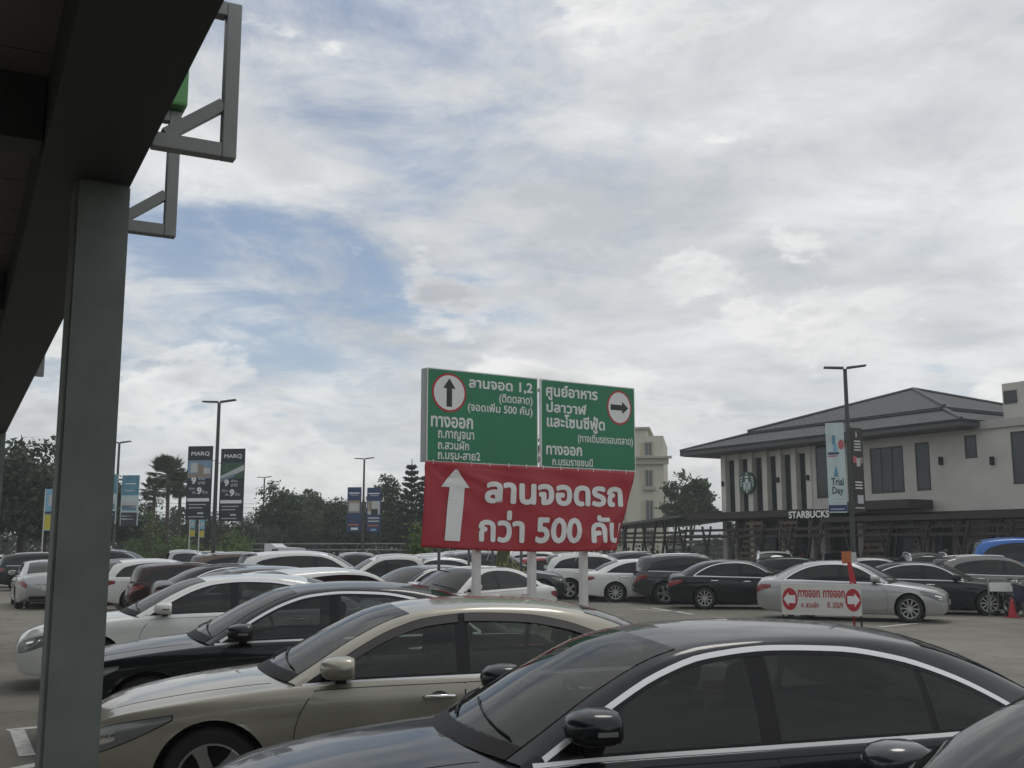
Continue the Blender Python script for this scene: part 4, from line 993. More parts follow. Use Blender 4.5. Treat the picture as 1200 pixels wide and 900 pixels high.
def small_flag(u, v0, v1, Y, label):
    a = at(u, v0, Y); r = empty('roadside_flag', (a.x, a.y, 0)); tag(r, label, 'flag', 'small roadside flags'); h = a.z - at(u, v1, Y).z; w = h * .30; zb = a.z - h
    MB().tube([(-w * .5, 0, 0), (-w * .5, 0, a.z)], .03, 8).build('pole', M_WHITEPOST, r)
    MB().box(-w * .48, w * .5, -.01, .01, zb, a.z).build('panel', B_CYAN, r)
    MB().box(-w * .44, w * .46, -.014, -.011, zb + h * .02, zb + h * .38).build('lower_print', B_YEL, r)
    MB().box(-w * .44, w * .46, -.014, -.011, zb + h * .40, zb + h * .46).build('print_line', B_DARK, r)
    MB().box(-w * .2, w * .3, -.014, -.011, zb + h * .60, zb + h * .85).build('figure_print', B_GREYL, r)
small_flag(226, 608, 629, 55, 'small blue and yellow flag below the left charcoal banner')
small_flag(237, 609, 630, 55, 'small blue and yellow flag just left of the tall dark lamp post')
small_flag(61, 573, 622, 50, 'yellow and blue flag in the gap left of the steel post')

# ------------------------------------------------------------------ white exit sign on a stand
ga = at(916.5, 720, 23.2); gb = at(1010, 714, 22.6); th = math.atan2(gb.y - ga.y, gb.x - ga.x)
ex = empty('exit_sign', (ga.x, ga.y, 0), th); tag(ex, 'white exit sign with two red arrow discs in front of the silver sedan', 'sign')
ew = math.hypot(gb.x - ga.x, gb.y - ga.y); ez0 = ga.z; ez1 = at(916.5, 683.5, 23.2).z; eh = ez1 - ez0
box('panel', mat('sign_white', (.62, .62, .58), .55, noise=.06, nscale=3), ex, 0, ew, -.02, .02, ez0, ez1, .004)
def exf(x0, x1, y0, y1): return lambda A, B, l: (ew * (x0 + (x1 - x0) * A), -.0245 - l, ez1 - eh * (y1 + (y0 - y1) * B))
for t, x0, x1, y0, y1, bo in (('ทางออก', .215, .49, .20, .44, .03), ('ทางออก', .53, .80, .20, .44, .03), ('ถ. สวนผัก', .25, .47, .58, .76, .02), ('ถ. บรมฯ', .58, .77, .58, .76, .02)):
    lettering(t, exf(x0, x1, y0, y1), M_PRINTR, ex, bo, split=True)
for cxx, s in ((.11, -1), (.90, 1)):
    n = 32; f = exf(0, 1, 0, 1); rr = eh * .355
    obj('red_disc', [(ew * cxx + rr * .68 * math.cos(2 * math.pi * i / n), -.0245, ez0 + eh * .5 + rr * math.sin(2 * math.pi * i / n)) for i in range(n)], [tuple(range(n))], M_PRINTR, ex)
    poly = [(-.72, -.36), (.18, -.36), (.18, -.62), (.86, 0), (.18, .62), (.18, .36), (-.72, .36)]
    obj('arrow', [(ew * cxx + s * rr * .68 * a, -.027, ez0 + eh * .5 + rr * b) for a, b in (poly if s > 0 else poly[::-1])], [tuple(range(7))], M_PRINTW, ex)
for x in (.02, ew - .02): box('leg', M_BLACK, ex, x - .018, x + .018, .021, .055, 0, ez1 - .05)
for x in (.02, ew - .02): box('foot', M_BLACK, ex, x - .02, x + .02, -.25, .30, 0, .03)
g = ground_at(1004, 23.0); mp = empty('marker_pole', (g.x, g.y + .25, 0)); tag(mp, 'red ribboned pole with orange card behind the white exit sign', 'pole')
MB().tube([(.05, 0, 0), (0, 0, 1.2), (-.06, 0, at(997, 647, 23.2).z)], .022, 8).build('pole', M_PRINTR, mp, True)
zt = at(997, 646, 23.2).z; MB().box(-.17, .03, -.03, -.015, zt - .26, zt).build('card', B_ORANGE, mp); MB().box(.03, .14, -.028, -.016, zt - .24, zt - .02).build('back_card', B_GREYL, mp)
MB().hexa([(-.02, -.035, zt - .62), (.13, -.035, zt - .74), (.13, -.02, zt - .74), (-.02, -.02, zt - .62), (-.05, -.035, zt - .22), (.03, -.035, zt - .26), (.03, -.02, zt - .26), (-.05, -.02, zt - .22)]).build('ribbon', M_PRINTR, mp)

# ------------------------------------------------------------------ planting
def foliage(name, c0, c1):
    m = bpy.data.materials.new(name); m.use_nodes = True; nt = m.node_tree; b = nt.nodes['Principled BSDF']
    g = nt.nodes.new('ShaderNodeNewGeometry'); r = nt.nodes.new('ShaderNodeValToRGB'); nt.links.new(g.outputs['Random Per Island'], r.inputs[0])
    r.color_ramp.elements[0].color = (*c0, 1); r.color_ramp.elements[1].color = (*c1, 1)
    nt.links.new(r.outputs[0], b.inputs['Base Color']); b.inputs['Roughness'].default_value = .55
    t = nt.nodes.new('ShaderNodeBsdfTranslucent'); nt.links.new(r.outputs[0], t.inputs[0]); mx = nt.nodes.new('ShaderNodeMixShader'); mx.inputs[0].default_value = .25
    nt.links.new(b.outputs[0], mx.inputs[1]); nt.links.new(t.outputs[0], mx.inputs[2]); nt.links.new(mx.outputs[0], nt.nodes['Material Output'].inputs[0]); return m
F_DARK = foliage('leaves_dark', (.018, .034, .014), (.045, .075, .028)); F_MID = foliage('leaves_mid', (.028, .052, .018), (.065, .105, .035)); F_OLIVE = foliage('leaves_olive', (.045, .060, .022), (.09, .11, .045)); F_LIME = foliage('leaves_lime', (.07, .12, .02), (.15, .22, .05)); F_PINE = foliage('needles', (.012, .026, .016), (.030, .052, .028)); F_PALM = foliage('palm_leaves', (.030, .055, .022), (.08, .11, .045))
M_BARK = mat('bark', (.085, .070, .055), .9, noise=.3, nscale=6, bump=.4, bscale=15)
def leaf_quads(C, size, r, flat=.0):
    n = len(C); a = r.normal(size=(n, 3)); a[:, 2] *= (1 - flat); a /= np.linalg.norm(a, axis=1, keepdims=True); b = np.cross(a, r.normal(size=(n, 3))); b /= np.linalg.norm(b, axis=1, keepdims=True)
    s = size * r.uniform(.6, 1.3, (n, 1)); V = np.stack([C - a * s * .9, C - b * s * .42, C + a * s * .9, C + b * s * .42], 1).reshape(-1, 3)
    F = np.arange(4 * n).reshape(-1, 4); return V, F
def crown_points(r, n_clump, per, rx, rz, zc, clump, low=.35):
    P = []
    while len(P) < n_clump:
        d = r.normal(size=3); d /= np.linalg.norm(d); k = r.uniform(.25, 1) ** .5
        if d[2] < 0: d[2] *= low
        lump = 1 + .22 * math.sin(3 * d[0] + 5 * d[1] + n_clump) + .15 * math.sin(7 * d[1] - 4 * d[2])
        P.append((d[0] * rx * k * lump, d[1] * rx * k * lump, zc + d[2] * rz * k * lump))
    P = np.array(P); C = np.repeat(P, per, 0) + r.normal(size=(n_clump * per, 3)) * clump * np.array([1, 1, .7]); return P, C
CROWNS = {}
def tree(name, kind, u, vtop, Y, width, label, group='trees around the lot', m=None, seed=0, trunk=.38):
    """width and top height from the picture, distance given"""
    b = ground_at(u, Y); h = at(u, vtop, Y).z; w = width / FPX * Y / 2
    t = empty(name, (b.x, b.y, 0), seed * 1.3); tag(t, label, 'tree', group)
    r = np.random.default_rng(100 + seed)
    if kind == 'round':
        rz = h * (1 - trunk) * .5; zc = h - rz
        P, C = crown_points(r, 120, 62, w, rz, zc, min(w, rz) * .15); V, F = leaf_quads(C, (.014 if seed not in (1, 2, 3, 4, 41) else .022) * h + .065, r, .2)
        tk = MB(); tk.tube([(0, 0, 0), (.04 * h * .2, 0, h * .2), (0, .03, h * .45), (.05, 0, h * .72)], [h * .028, h * .022, h * .016, h * .006], 8)
        for k in range(7):
            p = P[k * 9]; z0 = h * (.30 + .05 * k); tk.tube([(0, 0, z0), (p[0] * .5, p[1] * .5, (z0 + p[2]) * .5 + .1), tuple(p)], [h * .012, h * .008, h * .003], 6)
    elif kind == 'pine':
        Cs = []; tk = MB(); tk.tube([(0, 0, 0), (0, 0, h)], [h * .02, h * .003], 8); nt_ = 15
        for i in range(nt_):
            z = h * (.16 + .82 * i / nt_); L = w * (1 - i / nt_) ** .85 + .12; nb = 7
            for k in range(nb):
                a = 2 * math.pi * (k + .37 * i) / nb; e = np.array([math.cos(a) * L, math.sin(a) * L, L * .30]); ks = np.linspace(.15, 1, 14)[:, None]
                pts = np.array([0, 0, z]) + e * ks * [1, 1, 0] + np.array([0, 0, 1]) * (L * .38 * ks ** 1.6 - .10 * L)
                Cs.append(np.repeat(pts, 3, 0) + r.normal(size=(42, 3)) * [.07, .07, .05])
                tk.tube([(0, 0, z - .1 * L), tuple(pts[7]), tuple(pts[-1])], [.03, .02, .008], 5)
        C = np.vstack(Cs); V, F = leaf_quads(C, .10 + .006 * h, r, .5)
    elif kind == 'palm':
        tk = MB(); tk.tube([(0, 0, 0), (.05, 0, h * .4), (0, .03, h * .86)], [.17, .13, .11], 8); V = []; F = []
        for k in range(60):
            a = r.uniform(0, 2 * math.pi); el = r.uniform(-.75, 1.2); L = w * r.uniform(.45, .62); o = np.array([0, .03, h * .86])
            d = np.array([math.cos(a) * math.cos(el), math.sin(a) * math.cos(el), math.sin(el)]); sd_ = np.array([-math.sin(a), math.cos(a), 0]); up_ = np.cross(d, sd_)
            c = o + d * L
            for j in range(-7, 8):
                th = j * .20; dirn = d * math.cos(th) + sd_ * math.sin(th); tip = c + dirn * w * .5 * (1 - .02 * j * j * .5) - np.array([0, 0, .10 * w * abs(th)]); pd = (sd_ * math.cos(th) - d * math.sin(th)) * w * .035
                n = len(V); V += [c - pd * .3, c + dirn * w * .28 - pd, tip, c + dirn * w * .28 + pd]; F.append((n, n + 1, n + 2, n + 3))
            tk.tube([tuple(o), tuple(c)], .02, 4)
        V = np.array(V)
    tk.build('trunk', M_BARK, t, True)
    obj('crown', V, F, m, t)
    return t
T = tree
T('dense_tree', 'round', 20, 520, 62, 110, 'tall dark tree at the left edge beyond the canopy post', m=F_DARK, seed=1, trunk=.12)
T('dense_tree', 'round', 50, 548, 60, 95, 'dark bushy tree just left of the steel post', m=F_DARK, seed=2, trunk=.12)
T('dense_tree', 'round', -40, 535, 60, 120, 'dark tree at the far left behind the second canopy post', m=F_DARK, seed=3, trunk=.1)
T('dense_tree', 'round', 110, 565, 66, 90, 'dark tree hidden mostly behind the steel post', m=F_DARK, seed=4, trunk=.1)
T('fan_palm', 'palm', 192, 538, 72, 54, 'tallest fan palm left of the charcoal banners', 'fan palms', F_PALM, 5)
T('fan_palm', 'palm', 207, 552, 74, 46, 'shorter fan palm right beside the tallest palm', 'fan palms', F_PALM, 6)
T('fan_palm', 'palm', 177, 560, 80, 38, 'small fan palm left of the tallest palm', 'fan palms', F_PALM, 7)
# the wood behind everything: one mass
r = np.random.default_rng(300); n = 26000; X = r.uniform(-75, 45, n); hh = 4.2 + 1.1 * np.sin(X * .31) + .8 * np.sin(X * .83 + 2) + .5 * np.sin(X * 2.1); hh = np.where(X > 8, hh * .72, hh)
C = np.column_stack([X, 104 + r.normal(0, 2.0, n), hh * r.uniform(0, 1, n) ** .8]); V, F = leaf_quads(C, .34, r)
tag(obj('far_wood', V, F, F_DARK), 'dark mass of trees along the far side of the lot', 'trees', kind='stuff')
for i, (u, v, Y, w, lb, mm, tr) in enumerate([
    (165, 592, 82, 60, 'dark tree below the palms beside the pale blue banner', F_DARK, .1),
    (232, 602, 84, 60, 'dark tree behind the left charcoal banner', F_DARK, .1),
    (278, 600, 86, 62, 'dark tree behind the right charcoal banner', F_DARK, .12),
    (327, 573, 80, 54, 'round headed tree right of the charcoal banners', F_MID, .36),
    (358, 592, 88, 50, 'low olive tree under the distant lamp post', F_OLIVE, .15),
    (367, 571, 92, 34, 'slender pale olive tree left of the far single lamp', F_OLIVE, .25),
    (395, 583, 84, 50, 'olive tree left of the navy banners', F_MID, .12),
    (418, 598, 82, 56, 'dark tree behind the navy banners', F_DARK, .08),
    (450, 562, 80, 44, 'tall leafy tree right of the navy banners', F_MID, .12),
    (470, 590, 76, 50, 'dark tree at the foot of the tall conifer', F_DARK, .05),
    (520, 585, 84, 70, 'tree mostly hidden behind the red banner', F_DARK, .1),
    (600, 600, 90, 90, 'wide tree hidden behind the direction board', F_DARK, .1),
    (300, 612, 95, 70, 'far low tree under the round headed tree', F_DARK, .05),
    (345, 614, 96, 70, 'far low tree behind the white caravan', F_DARK, .05),
    (380, 612, 96, 60, 'far low tree behind the fence', F_DARK, .05)]):
    T('leafy_tree', 'round', u, v, Y, w, lb, m=mm, seed=10 + i, trunk=tr)
T('norfolk_pine', 'pine', 481, 538, 74, 54, 'tall tiered conifer left of the direction board', m=F_PINE, seed=31)
T('norfolk_pine', 'pine', 497, 552, 70, 46, 'conifer with open tiers touching the board edge', m=F_PINE, seed=32)
T('leafy_tree', 'round', 811, 559, 84, 54, 'round green tree behind the slatted pavilion roof', m=F_MID, seed=41, trunk=.3)
def bush(u, vtop, Y, width, label, m, seed, group='bushes'):
    b = ground_at(u, Y); h = max(at(u, vtop, Y).z, .5); w = width / FPX * Y / 2; r = np.random.default_rng(seed)
    t = empty('bush', (b.x, b.y, 0)); tag(t, label, 'bush', group)
    P, C = crown_points(r, 40, 30, w, h * .5, h * .5, min(w, h * .5) * .22, .9); V, F = leaf_quads(C, .05 + .03 * h, r); obj('leaves', V, F, m, t)
    s_ = MB(); [s_.tube([(0, 0, 0), tuple(P[k] * [.9, .9, 1])], [.03, .01], 5) for k in range(5)]; s_.build('stems', M_BARK, t)
bush(172, 612, 70, 50, 'lime green bush below the fan palms', F_LIME, 51); bush(268, 620, 72, 60, 'lime green bush below the right charcoal banner', F_LIME, 52); bush(214, 624, 70, 40, 'lime bush between the palms and the charcoal banner', F_LIME, 53)
bush(494, 618, 50, 36, 'light green bush at the lower left corner of the red banner', F_LIME, 54)

# ------------------------------------------------------------------ planter under the board
pa = ground_at(536, 28.5); pb = ground_at(640, 30.0); th = math.atan2(pb.y - pa.y, pb.x - pa.x); pw = (pb - pa).length
pl = empty('planter_box', pa, th); tag(pl, 'long dark planter box behind the white board posts', 'planter')
ph_ = at(536, 686, 28.5).z
box('front_wall', M_POLE, pl, 0, pw, 0, .08, 0, ph_); box('back_wall', M_POLE, pl, 0, pw, .92, 1.0, 0, ph_); box('end_wall', M_POLE, pl, 0, .08, .081, .919, 0, ph_); box('end_wall', M_POLE, pl, pw - .08, pw, .081, .919, 0, ph_)
box('soil', mat('soil', (.05, .04, .03), .95, bump=.5), pl, .081, pw - .081, .081, .919, 0, ph_ - .06)
pt = ground_at(588, 30); t = empty('planter_tree', (pt.x, pt.y, 0)); tag(t, 'thick green trunk of a tree growing in the planter box', 'tree')
M_MOSS = mat('mossy_bark', (.10, .115, .05), .9, noise=.3, nscale=5, bump=.4)
tk = MB(); tk.tube([(-.03, 0, ph_ - .1), (0, 0, ph_ + .5), (.12, 0, 2.2), (.10, 0, 3.4)], [.26, .20, .17, .12], 10)
r = np.random.default_rng(77); P, C = crown_points(r, 36, 30, 1.3, 1.0, 3.7, .25); [tk.tube([(.1, 0, 2.6), tuple(P[k])], [.06, .015], 5) for k in range(6)]
tk.build('trunk', M_MOSS, t, True); V, F = leaf_quads(C, .16, r); obj('crown', V, F, F_MID, t)
for u, Y, lb in ((513.5, 24.5, 'thin black pole left of the planter below the arrow'), (549, 28.2, 'thin black pole at the left end of the planter'), (577, 28.3, 'thin black pole in front of the planter tree'), (611, 28.6, 'thin black pole between the left and middle white posts')):
    g = ground_at(u, Y); p = empty('steel_stake', (g.x, g.y, 0)); tag(p, lb, 'pole', 'thin black poles under the board')
    MB().tube([(0, 0, 0), (0, 0, 2.1)], .035, 8).build('shaft', M_POLE, p, True); MB().box(-.09, .09, -.09, .09, 0, .02).build('foot', M_POLE, p)
g = ground_at(601, 29.4); t = empty('potted_plant', (g.x, g.y, ph_ - .06)); tag(t, 'variegated white and yellow plant leaning in the planter box', 'plant')
r = np.random.default_rng(5); C = r.normal(size=(160, 3)) * [.22, .15, .16] + [0, 0, .36]; V, F = leaf_quads(C, .10, r); obj('leaves', V, F, foliage('variegated', (.10, .13, .05), (.55, .52, .30)), t); MB().tube([(0, 0, 0), (0, 0, .35)], .02, 6).build('stem', M_BARK, t)

# ------------------------------------------------------------------ coffee house
CH0 = Vector((10.63, 54.1, 0)); CD = Vector((.514, -.858, 0)).normalized(); cth = math.atan2(CD.y, CD.x)
ch = empty('coffee_house', CH0, cth); tag(ch, 'two storey coffee house with grey hipped roof, fins and white rendered wall', 'building')
def su(u, z=4.5, q=0.0):                  # distance along the front for a picture column, at height z and depth q behind the front
    k = (u - 600) / FPX; ox = CH0.x - CD.y * q; oy = CH0.y + CD.x * q
    return (k * (oy * cP + (z - HC) * sP) - ox) / (CD.x - k * CD.y * cP)
def zz(s, v, q=0.0):
    p = Vector((CH0.x + CD.x * s - CD.y * q, CH0.y + CD.y * s + CD.x * q, 0)); lo, hi = 0.0, 20.0
    for _ in range(40):
        m = (lo + hi) / 2; dep = p.y * cP + (m - HC) * sP; yv = 450 - FPX * (-(p.y) * sP + (m - HC) * cP) / dep
        lo, hi = (m, hi) if yv > v else (lo, m)
    return lo
M_CREAM = mat('cream_render', (.52, .505, .455), .8, noise=.12, nscale=.8, bump=.06, bscale=25); M_FIN = mat('fin_concrete', (.60, .58, .52), .8, noise=.08, nscale=2)
M_DKFR = mat('dark_frame', (.022, .023, .024), .5); M_WGL = mat('window_glass', (.020, .028, .030), .05, noise=.05, nscale=.6); M_WOOD = mat('slat_wood', (.11, .078, .050), .7, noise=.25, nscale=4); M_DKWOOD = mat('dark_wood', (.035, .030, .026), .7, noise=.2, nscale=3)
def roof_material():
    m = mat('slate_roof', (.075, .075, .078), .75, noise=.16, nscale=1.5); nt = m.node_tree; tc = nt.nodes.new('ShaderNodeTexCoord'); br = nt.nodes.new('ShaderNodeTexBrick')
    br.inputs['Scale'].default_value = 1.0; br.inputs['Brick Width'].default_value = .34; br.inputs['Row Height'].default_value = .17; br.inputs['Mortar Size'].default_value = .012
    nt.links.new(tc.outputs['UV'], br.inputs['Vector']); bp = nt.nodes.new('ShaderNodeBump'); bp.inputs['Distance'].default_value = .03; bp.inputs['Strength'].default_value = .9; bp.invert = True
    br.inputs['Color1'].default_value = (.090, .090, .093, 1); br.inputs['Color2'].default_value = (.062, .062, .066, 1); br.inputs['Mortar'].default_value = (.030, .030, .032, 1); br.inputs['Mortar Size'].default_value = .018; nt.links.new(br.outputs['Color'], nt.nodes['Principled BSDF'].inputs['Base Color']); nt.links.new(br.outputs['Fac'], bp.inputs['Height']); nt.links.new(bp.outputs[0], nt.nodes['Principled BSDF'].inputs['Normal']); return m
M_ROOF = roof_material(); M_FASCIA = mat('fascia_grey', (.065, .066, .068), .6); M_SOFFIT = mat('soffit', (.13, .125, .115), .7)
ZE = 6.45; S0, S1 = -1.8, 14.9; Q0, Q1 = -1.2, 14.6; AP = ((S0 + S1) / 2, (Q0 + Q1) / 2, 9.5)
def lerp(a, b, k): return tuple(x + (y - x) * k for x, y in zip(a, b))
cor = [(S0, Q0), (S1, Q0), (S1, Q1), (S0, Q1)]
def slope(name, k0, k1, dz0, dz1, over, m):
    for i in range(4):
        a = cor[i]; b = cor[(i + 1) % 4]; ap = AP[:2]
        def pt(c, k, dz): x, y = lerp(c, ap, k); return (x, y, ZE + .28 + (AP[2] - ZE - .28) * k + dz)
        v = [pt(a, k0, dz0), pt(b, k0, dz0), pt(b, k1, dz1), pt(a, k1, dz1)]
        if k1 >= .999: v = v[:3]
        lo_ = [(p[0], p[1], p[2] - .12) for p in v]; n = len(v)
        o = obj(name, v + lo_, [tuple(range(n)), tuple(range(2 * n - 1, n - 1, -1))] + [(j, j + n, (j + 1) % n + n, (j + 1) % n) for j in range(n)], m, ch)
        uv = o.data.uv_layers.new(); e = (Vector(v[1]) - Vector(v[0])).normalized(); nrm = (Vector(v[1]) - Vector(v[0])).cross(Vector(v[2]) - Vector(v[0])).normalized(); up_ = nrm.cross(e)
        for lp in o.data.loops:
            q = Vector(o.data.vertices[lp.vertex_index].co) - Vector(v[0]); uv.data[lp.index].uv = (q.dot(e), q.dot(up_))
slope('roof_slope', 0, .36, 0, -.12, 0, M_ROOF); slope('upper_roof_slope', .30, 1, .06, 0, 0, M_ROOF)
for i in range(4):                                                # hip caps, gutter line and eave boards
    a = cor[i]; b = cor[(i + 1) % 4]
    MB().tube([(a[0], a[1], ZE + .29), lerp((a[0], a[1], ZE + .28), AP, .34)[:2] + (ZE + .28 + (AP[2] - ZE - .28) * .34 - .05,)], .07, 6).build('hip_cap', M_FASCIA, ch)
    p0 = lerp((a[0], a[1], ZE + .28), AP, .30); MB().tube([(p0[0], p0[1], p0[2] + .1), (AP[0], AP[1], AP[2] + .03)], .08, 6).build('hip_cap', M_FASCIA, ch)
    inn = lerp(a + (0,), AP[:2] + (0,), .012); inb = lerp(b + (0,), AP[:2] + (0,), .012)
    MB().hexa([(a[0], a[1], ZE), (b[0], b[1], ZE), (inb[0], inb[1], ZE), (inn[0], inn[1], ZE), (a[0], a[1], ZE + .24), (b[0], b[1], ZE + .24), (inb[0], inb[1], ZE + .24), (inn[0], inn[1], ZE + .24)]).build('fascia', M_FASCIA, ch)
box('soffit', M_SOFFIT, ch, S0 + .12, S1 - .12, Q0 + .12, Q1 - .12, ZE - .03, ZE + .02)
# front: finned bay
fu = (849, 865, 880.5, 897.5, 914, 931.5, 949); fs = [su(u) for u in fu]; ZF = 3.55
for s in fs: box('fin', M_FIN, ch, s - .16, s + .16, -.06, .28, ZF, ZE - .035, .01)
for s0, s1 in zip(fs[:-1], fs[1:]): 
    w_ = box('window', M_DKFR, ch, s0 + .161, s1 - .161, .24, .30, ZF, ZE - .30)
    for a, b in ((s0 + .20, (s0 + s1) / 2 - .025), ((s0 + s1) / 2 + .025, s1 - .20)): box('pane', M_WGL, w_, a, b, .225, .239, ZF + .06, ZE - .36)
    box('lintel', M_FIN, ch, s0 + .161, s1 - .161, .10, .30, ZE - .298, ZE - .04)
for i in (0, 4, 6): box('wall_lamp', M_BLACK, ch, fs[i] - .06, fs[i] + .06, -.16, -.061, 4.85, 5.10, .02)
sA = fs[-1] + .16; SE = 32.0
# rendered wall with openings: upright strips between the openings
ops = [(su(957), su(972), 520, 584), (su(1021), su(1060), 524, 578), (su(1074), su(1091), 518.5, 575), (su(1132.5), su(1147), 510, 537), (su(1187), su(1214), 505, 567)]
ZP = zz(su(1150), 504); ZW0 = 3.25; prev = sA
def wall_top(s): return ZE - .035 if s < S1 - .1 else ZP
for s0, s1, v0_, v1_ in ops:
    zt_2 = zz((s0 + s1) / 2, v0_); zb_2 = zz((s0 + s1) / 2, v1_); tp = wall_top(s1)
    for a, b in ([(prev, s0)] if not prev < S1 < s0 else [(prev, S1 - .12), (S1 - .12, s0)]): box('wall', M_CREAM, ch, a, b, 0, .25, ZW0, wall_top(b))
    box('wall', M_CREAM, ch, s0, s1, 0, .25, ZW0, zb_2); box('wall', M_CREAM, ch, s0, s1, 0, .25, zt_2, tp)
    w_ = box('window', M_DKFR, ch, s0 + .002, s1 - .002, .04, .14, zb_2 + .002, zt_2 - .002); n = 3 if s1 - s0 > 1.5 else 1; e = .07
    for k in range(n):
        a = s0 + e + (s1 - s0 - e) * k / n; b = s0 + (s1 - s0 - e) * (k + 1) / n; box('pane', M_WGL, w_, a, b, .028, .039, zb_2 + e, zt_2 - e)
    prev = s1
box('wall', M_CREAM, ch, prev, SE, 0, .25, ZW0, ZP)
box('parapet', mat('parapet', (.42, .41, .38), .8, noise=.1), ch, S1 - .45, SE, -.10, .45, ZP + .002, ZP + .32, .01)
for u in (1105, 1165): s = su(u); z = zz(s, 540); box('wall_lamp', M_BLACK, ch, s - .07, s + .07, -.14, -.001, z - .16, z + .16, .02)
box('roof_deck', M_SOFFIT, ch, S1 - .1, SE, .46, 12, ZP - .2, ZP)
c0_, c1_ = su(1174, 8, 1.0), SE
box('stair_tower', M_CREAM, ch, c0_, c1_ - 1, 1.0, 5, ZP + .002, zz(c0_, 450, 1.0), .01)
box('tower_window', M_WGL, ch, su(1176, 8, 1.0) , su(1191, 8, 1.0), .97, .999, zz(c0_, 474, 1.0), zz(c0_, 459, 1.0))
# ground floor: set back wall, columns, dark glass
s_a, s_b = su(1058, 2), su(1090, 2)
box('lower_wall', M_CREAM, ch, su(1062, 2), su(1084, 2), .6, .8, 0, ZW0 - .002); box('door', M_DKFR, ch, su(1085, 2), su(1104, 2), .62, .8, 0, 2.7); box('lower_wall', M_CREAM, ch, su(1104.5, 2), SE, .6, .8, 0, ZW0 - .002); box('lower_wall', M_CREAM, ch, su(1085, 2), su(1104, 2), .6, .8, 2.702, ZW0 - .002)
for k in range(9):
    a = fs[0] + (su(1061, 2) - fs[0]) * k / 9; b = fs[0] + (su(1061, 2) - fs[0]) * (k + 1) / 9; w_ = box('shop_window', M_DKFR, ch, a + .002, b - .002, 1.0, 1.06, 0, ZW0 - .01); box('pane', M_WGL, w_, a + .05, b - .05, .985, .999, .1, ZW0 - .15)
for s in fs[::2] + [su(965, 2), su(1010, 2)]: box('column', M_FIN, ch, s - .15, s + .15, -.05, .30, 0, 3.1)
box('ceiling_slab', M_DKFR, ch, fs[0] - .3, SE, -.02, 1.1, 3.12, 3.24)
box('back_wall', M_CREAM, ch, fs[0], SE, 13.0, 13.3, 0, ZE - .035); box('side_wall', M_CREAM, ch, fs[0] - .16, fs[0] - .005, .81, 13.0, 0, ZE - .035)
box('canopy', M_DKWOOD, ch, fs[0] - .6, su(1003, 3), -2.0, -.09, 3.16, 3.44); box('canopy', M_DKWOOD, ch, su(1003.5, 3), su(1096, 3), -1.6, -.10, 3.36, 3.72)
box('canopy', M_DKWOOD, ch, su(1010, 3), SE, -2.6, -.012, 2.86, 3.06)
def slat_screen(s0, s1, z0, z1, lean, n, q):
    e = empty('slat_screen', (0, 0, 0), 0, ch)
    for k in range(n):
        z = z0 + (z1 - z0) * k / n; d = lean * (z - z0); MB().box(s0 + d, s1 + d, q, q + .05, z, z + (z1 - z0) / n * .55).build('slat', M_WOOD, e)
    for s in (s0, s1): MB().bar((s - .05, q + .06, z0 - .2), (s + lean * (z1 - z0) - .05, q + .06, z1), .09, .08).build('upright', M_DKFR, e)
slat_screen(su(861, 2, -2), su(880, 2, -2), .4, 3.1, .28, 10, -1.9); slat_screen(su(1004, 2, -2), su(1033, 2, -2), .4, 2.85, .26, 10, -2.0); slat_screen(su(1122, 2, -2), su(1150, 2, -2), .4, 2.85, .26, 10, -2.2); slat_screen(su(1164, 2, -2), su(1200, 2, -2), .4, 2.85, .24, 10, -2.2)
for u in (890, 905, 945, 1046, 1098, 1120, 1158): s = su(u, 2, -2); MB().bar((s - .3, -1.95, 0), (s + .35, -1.95, 2.85), .10, .10).build('raking_strut', M_DKFR, ch)
for k in range(12):
    s = -.4 + k * 1.75; MB().bar((s + .5, -2.35, 0), (s - .25, -2.35, 2.8), .08, .08).build('raking_strut', M_DKFR, ch); MB().bar((s - .2, -2.5, 0), (s + .55, -2.5, 2.8), .07, .07).build('raking_strut', M_DKWOOD, ch)
for z in (2.25, 2.55): box('beam', M_DKWOOD, ch, -.6, SE, -2.45, -2.40, z, z + .12)
slat_screen(su(905, 2, -2), su(922, 2, -2), .4, 3.1, .24, 10, -1.9); slat_screen(su(1062, 2, -2), su(1080, 2, -2), .4, 2.85, .24, 10, -2.0)
for k, (a_, b_, lb) in enumerate(((-.6, 2.6, 'shrubs at the left corner of the coffee house'), (4.0, 7.5, 'shrubs under the white letters of the coffee house'), (10.5, 13.0, 'shrubs behind the lamp post at the coffee house'))):
    sb = empty('shrub_bed', CH0, cth); tag(sb, lb, 'shrubs', 'shrubs along the coffee house'); r = np.random.default_rng(60 + k); n = 900
    C = np.column_stack([r.uniform(a_, b_, n), r.normal(-3.2, .3, n), np.abs(r.normal(.6, .36, n))]); V, F = leaf_quads(C, .13, r); obj('leaves', V, F, F_DARK, sb); MB().box(a_, b_, -3.5, -2.9, 0, .25).build('kerb', M_FIN, sb)
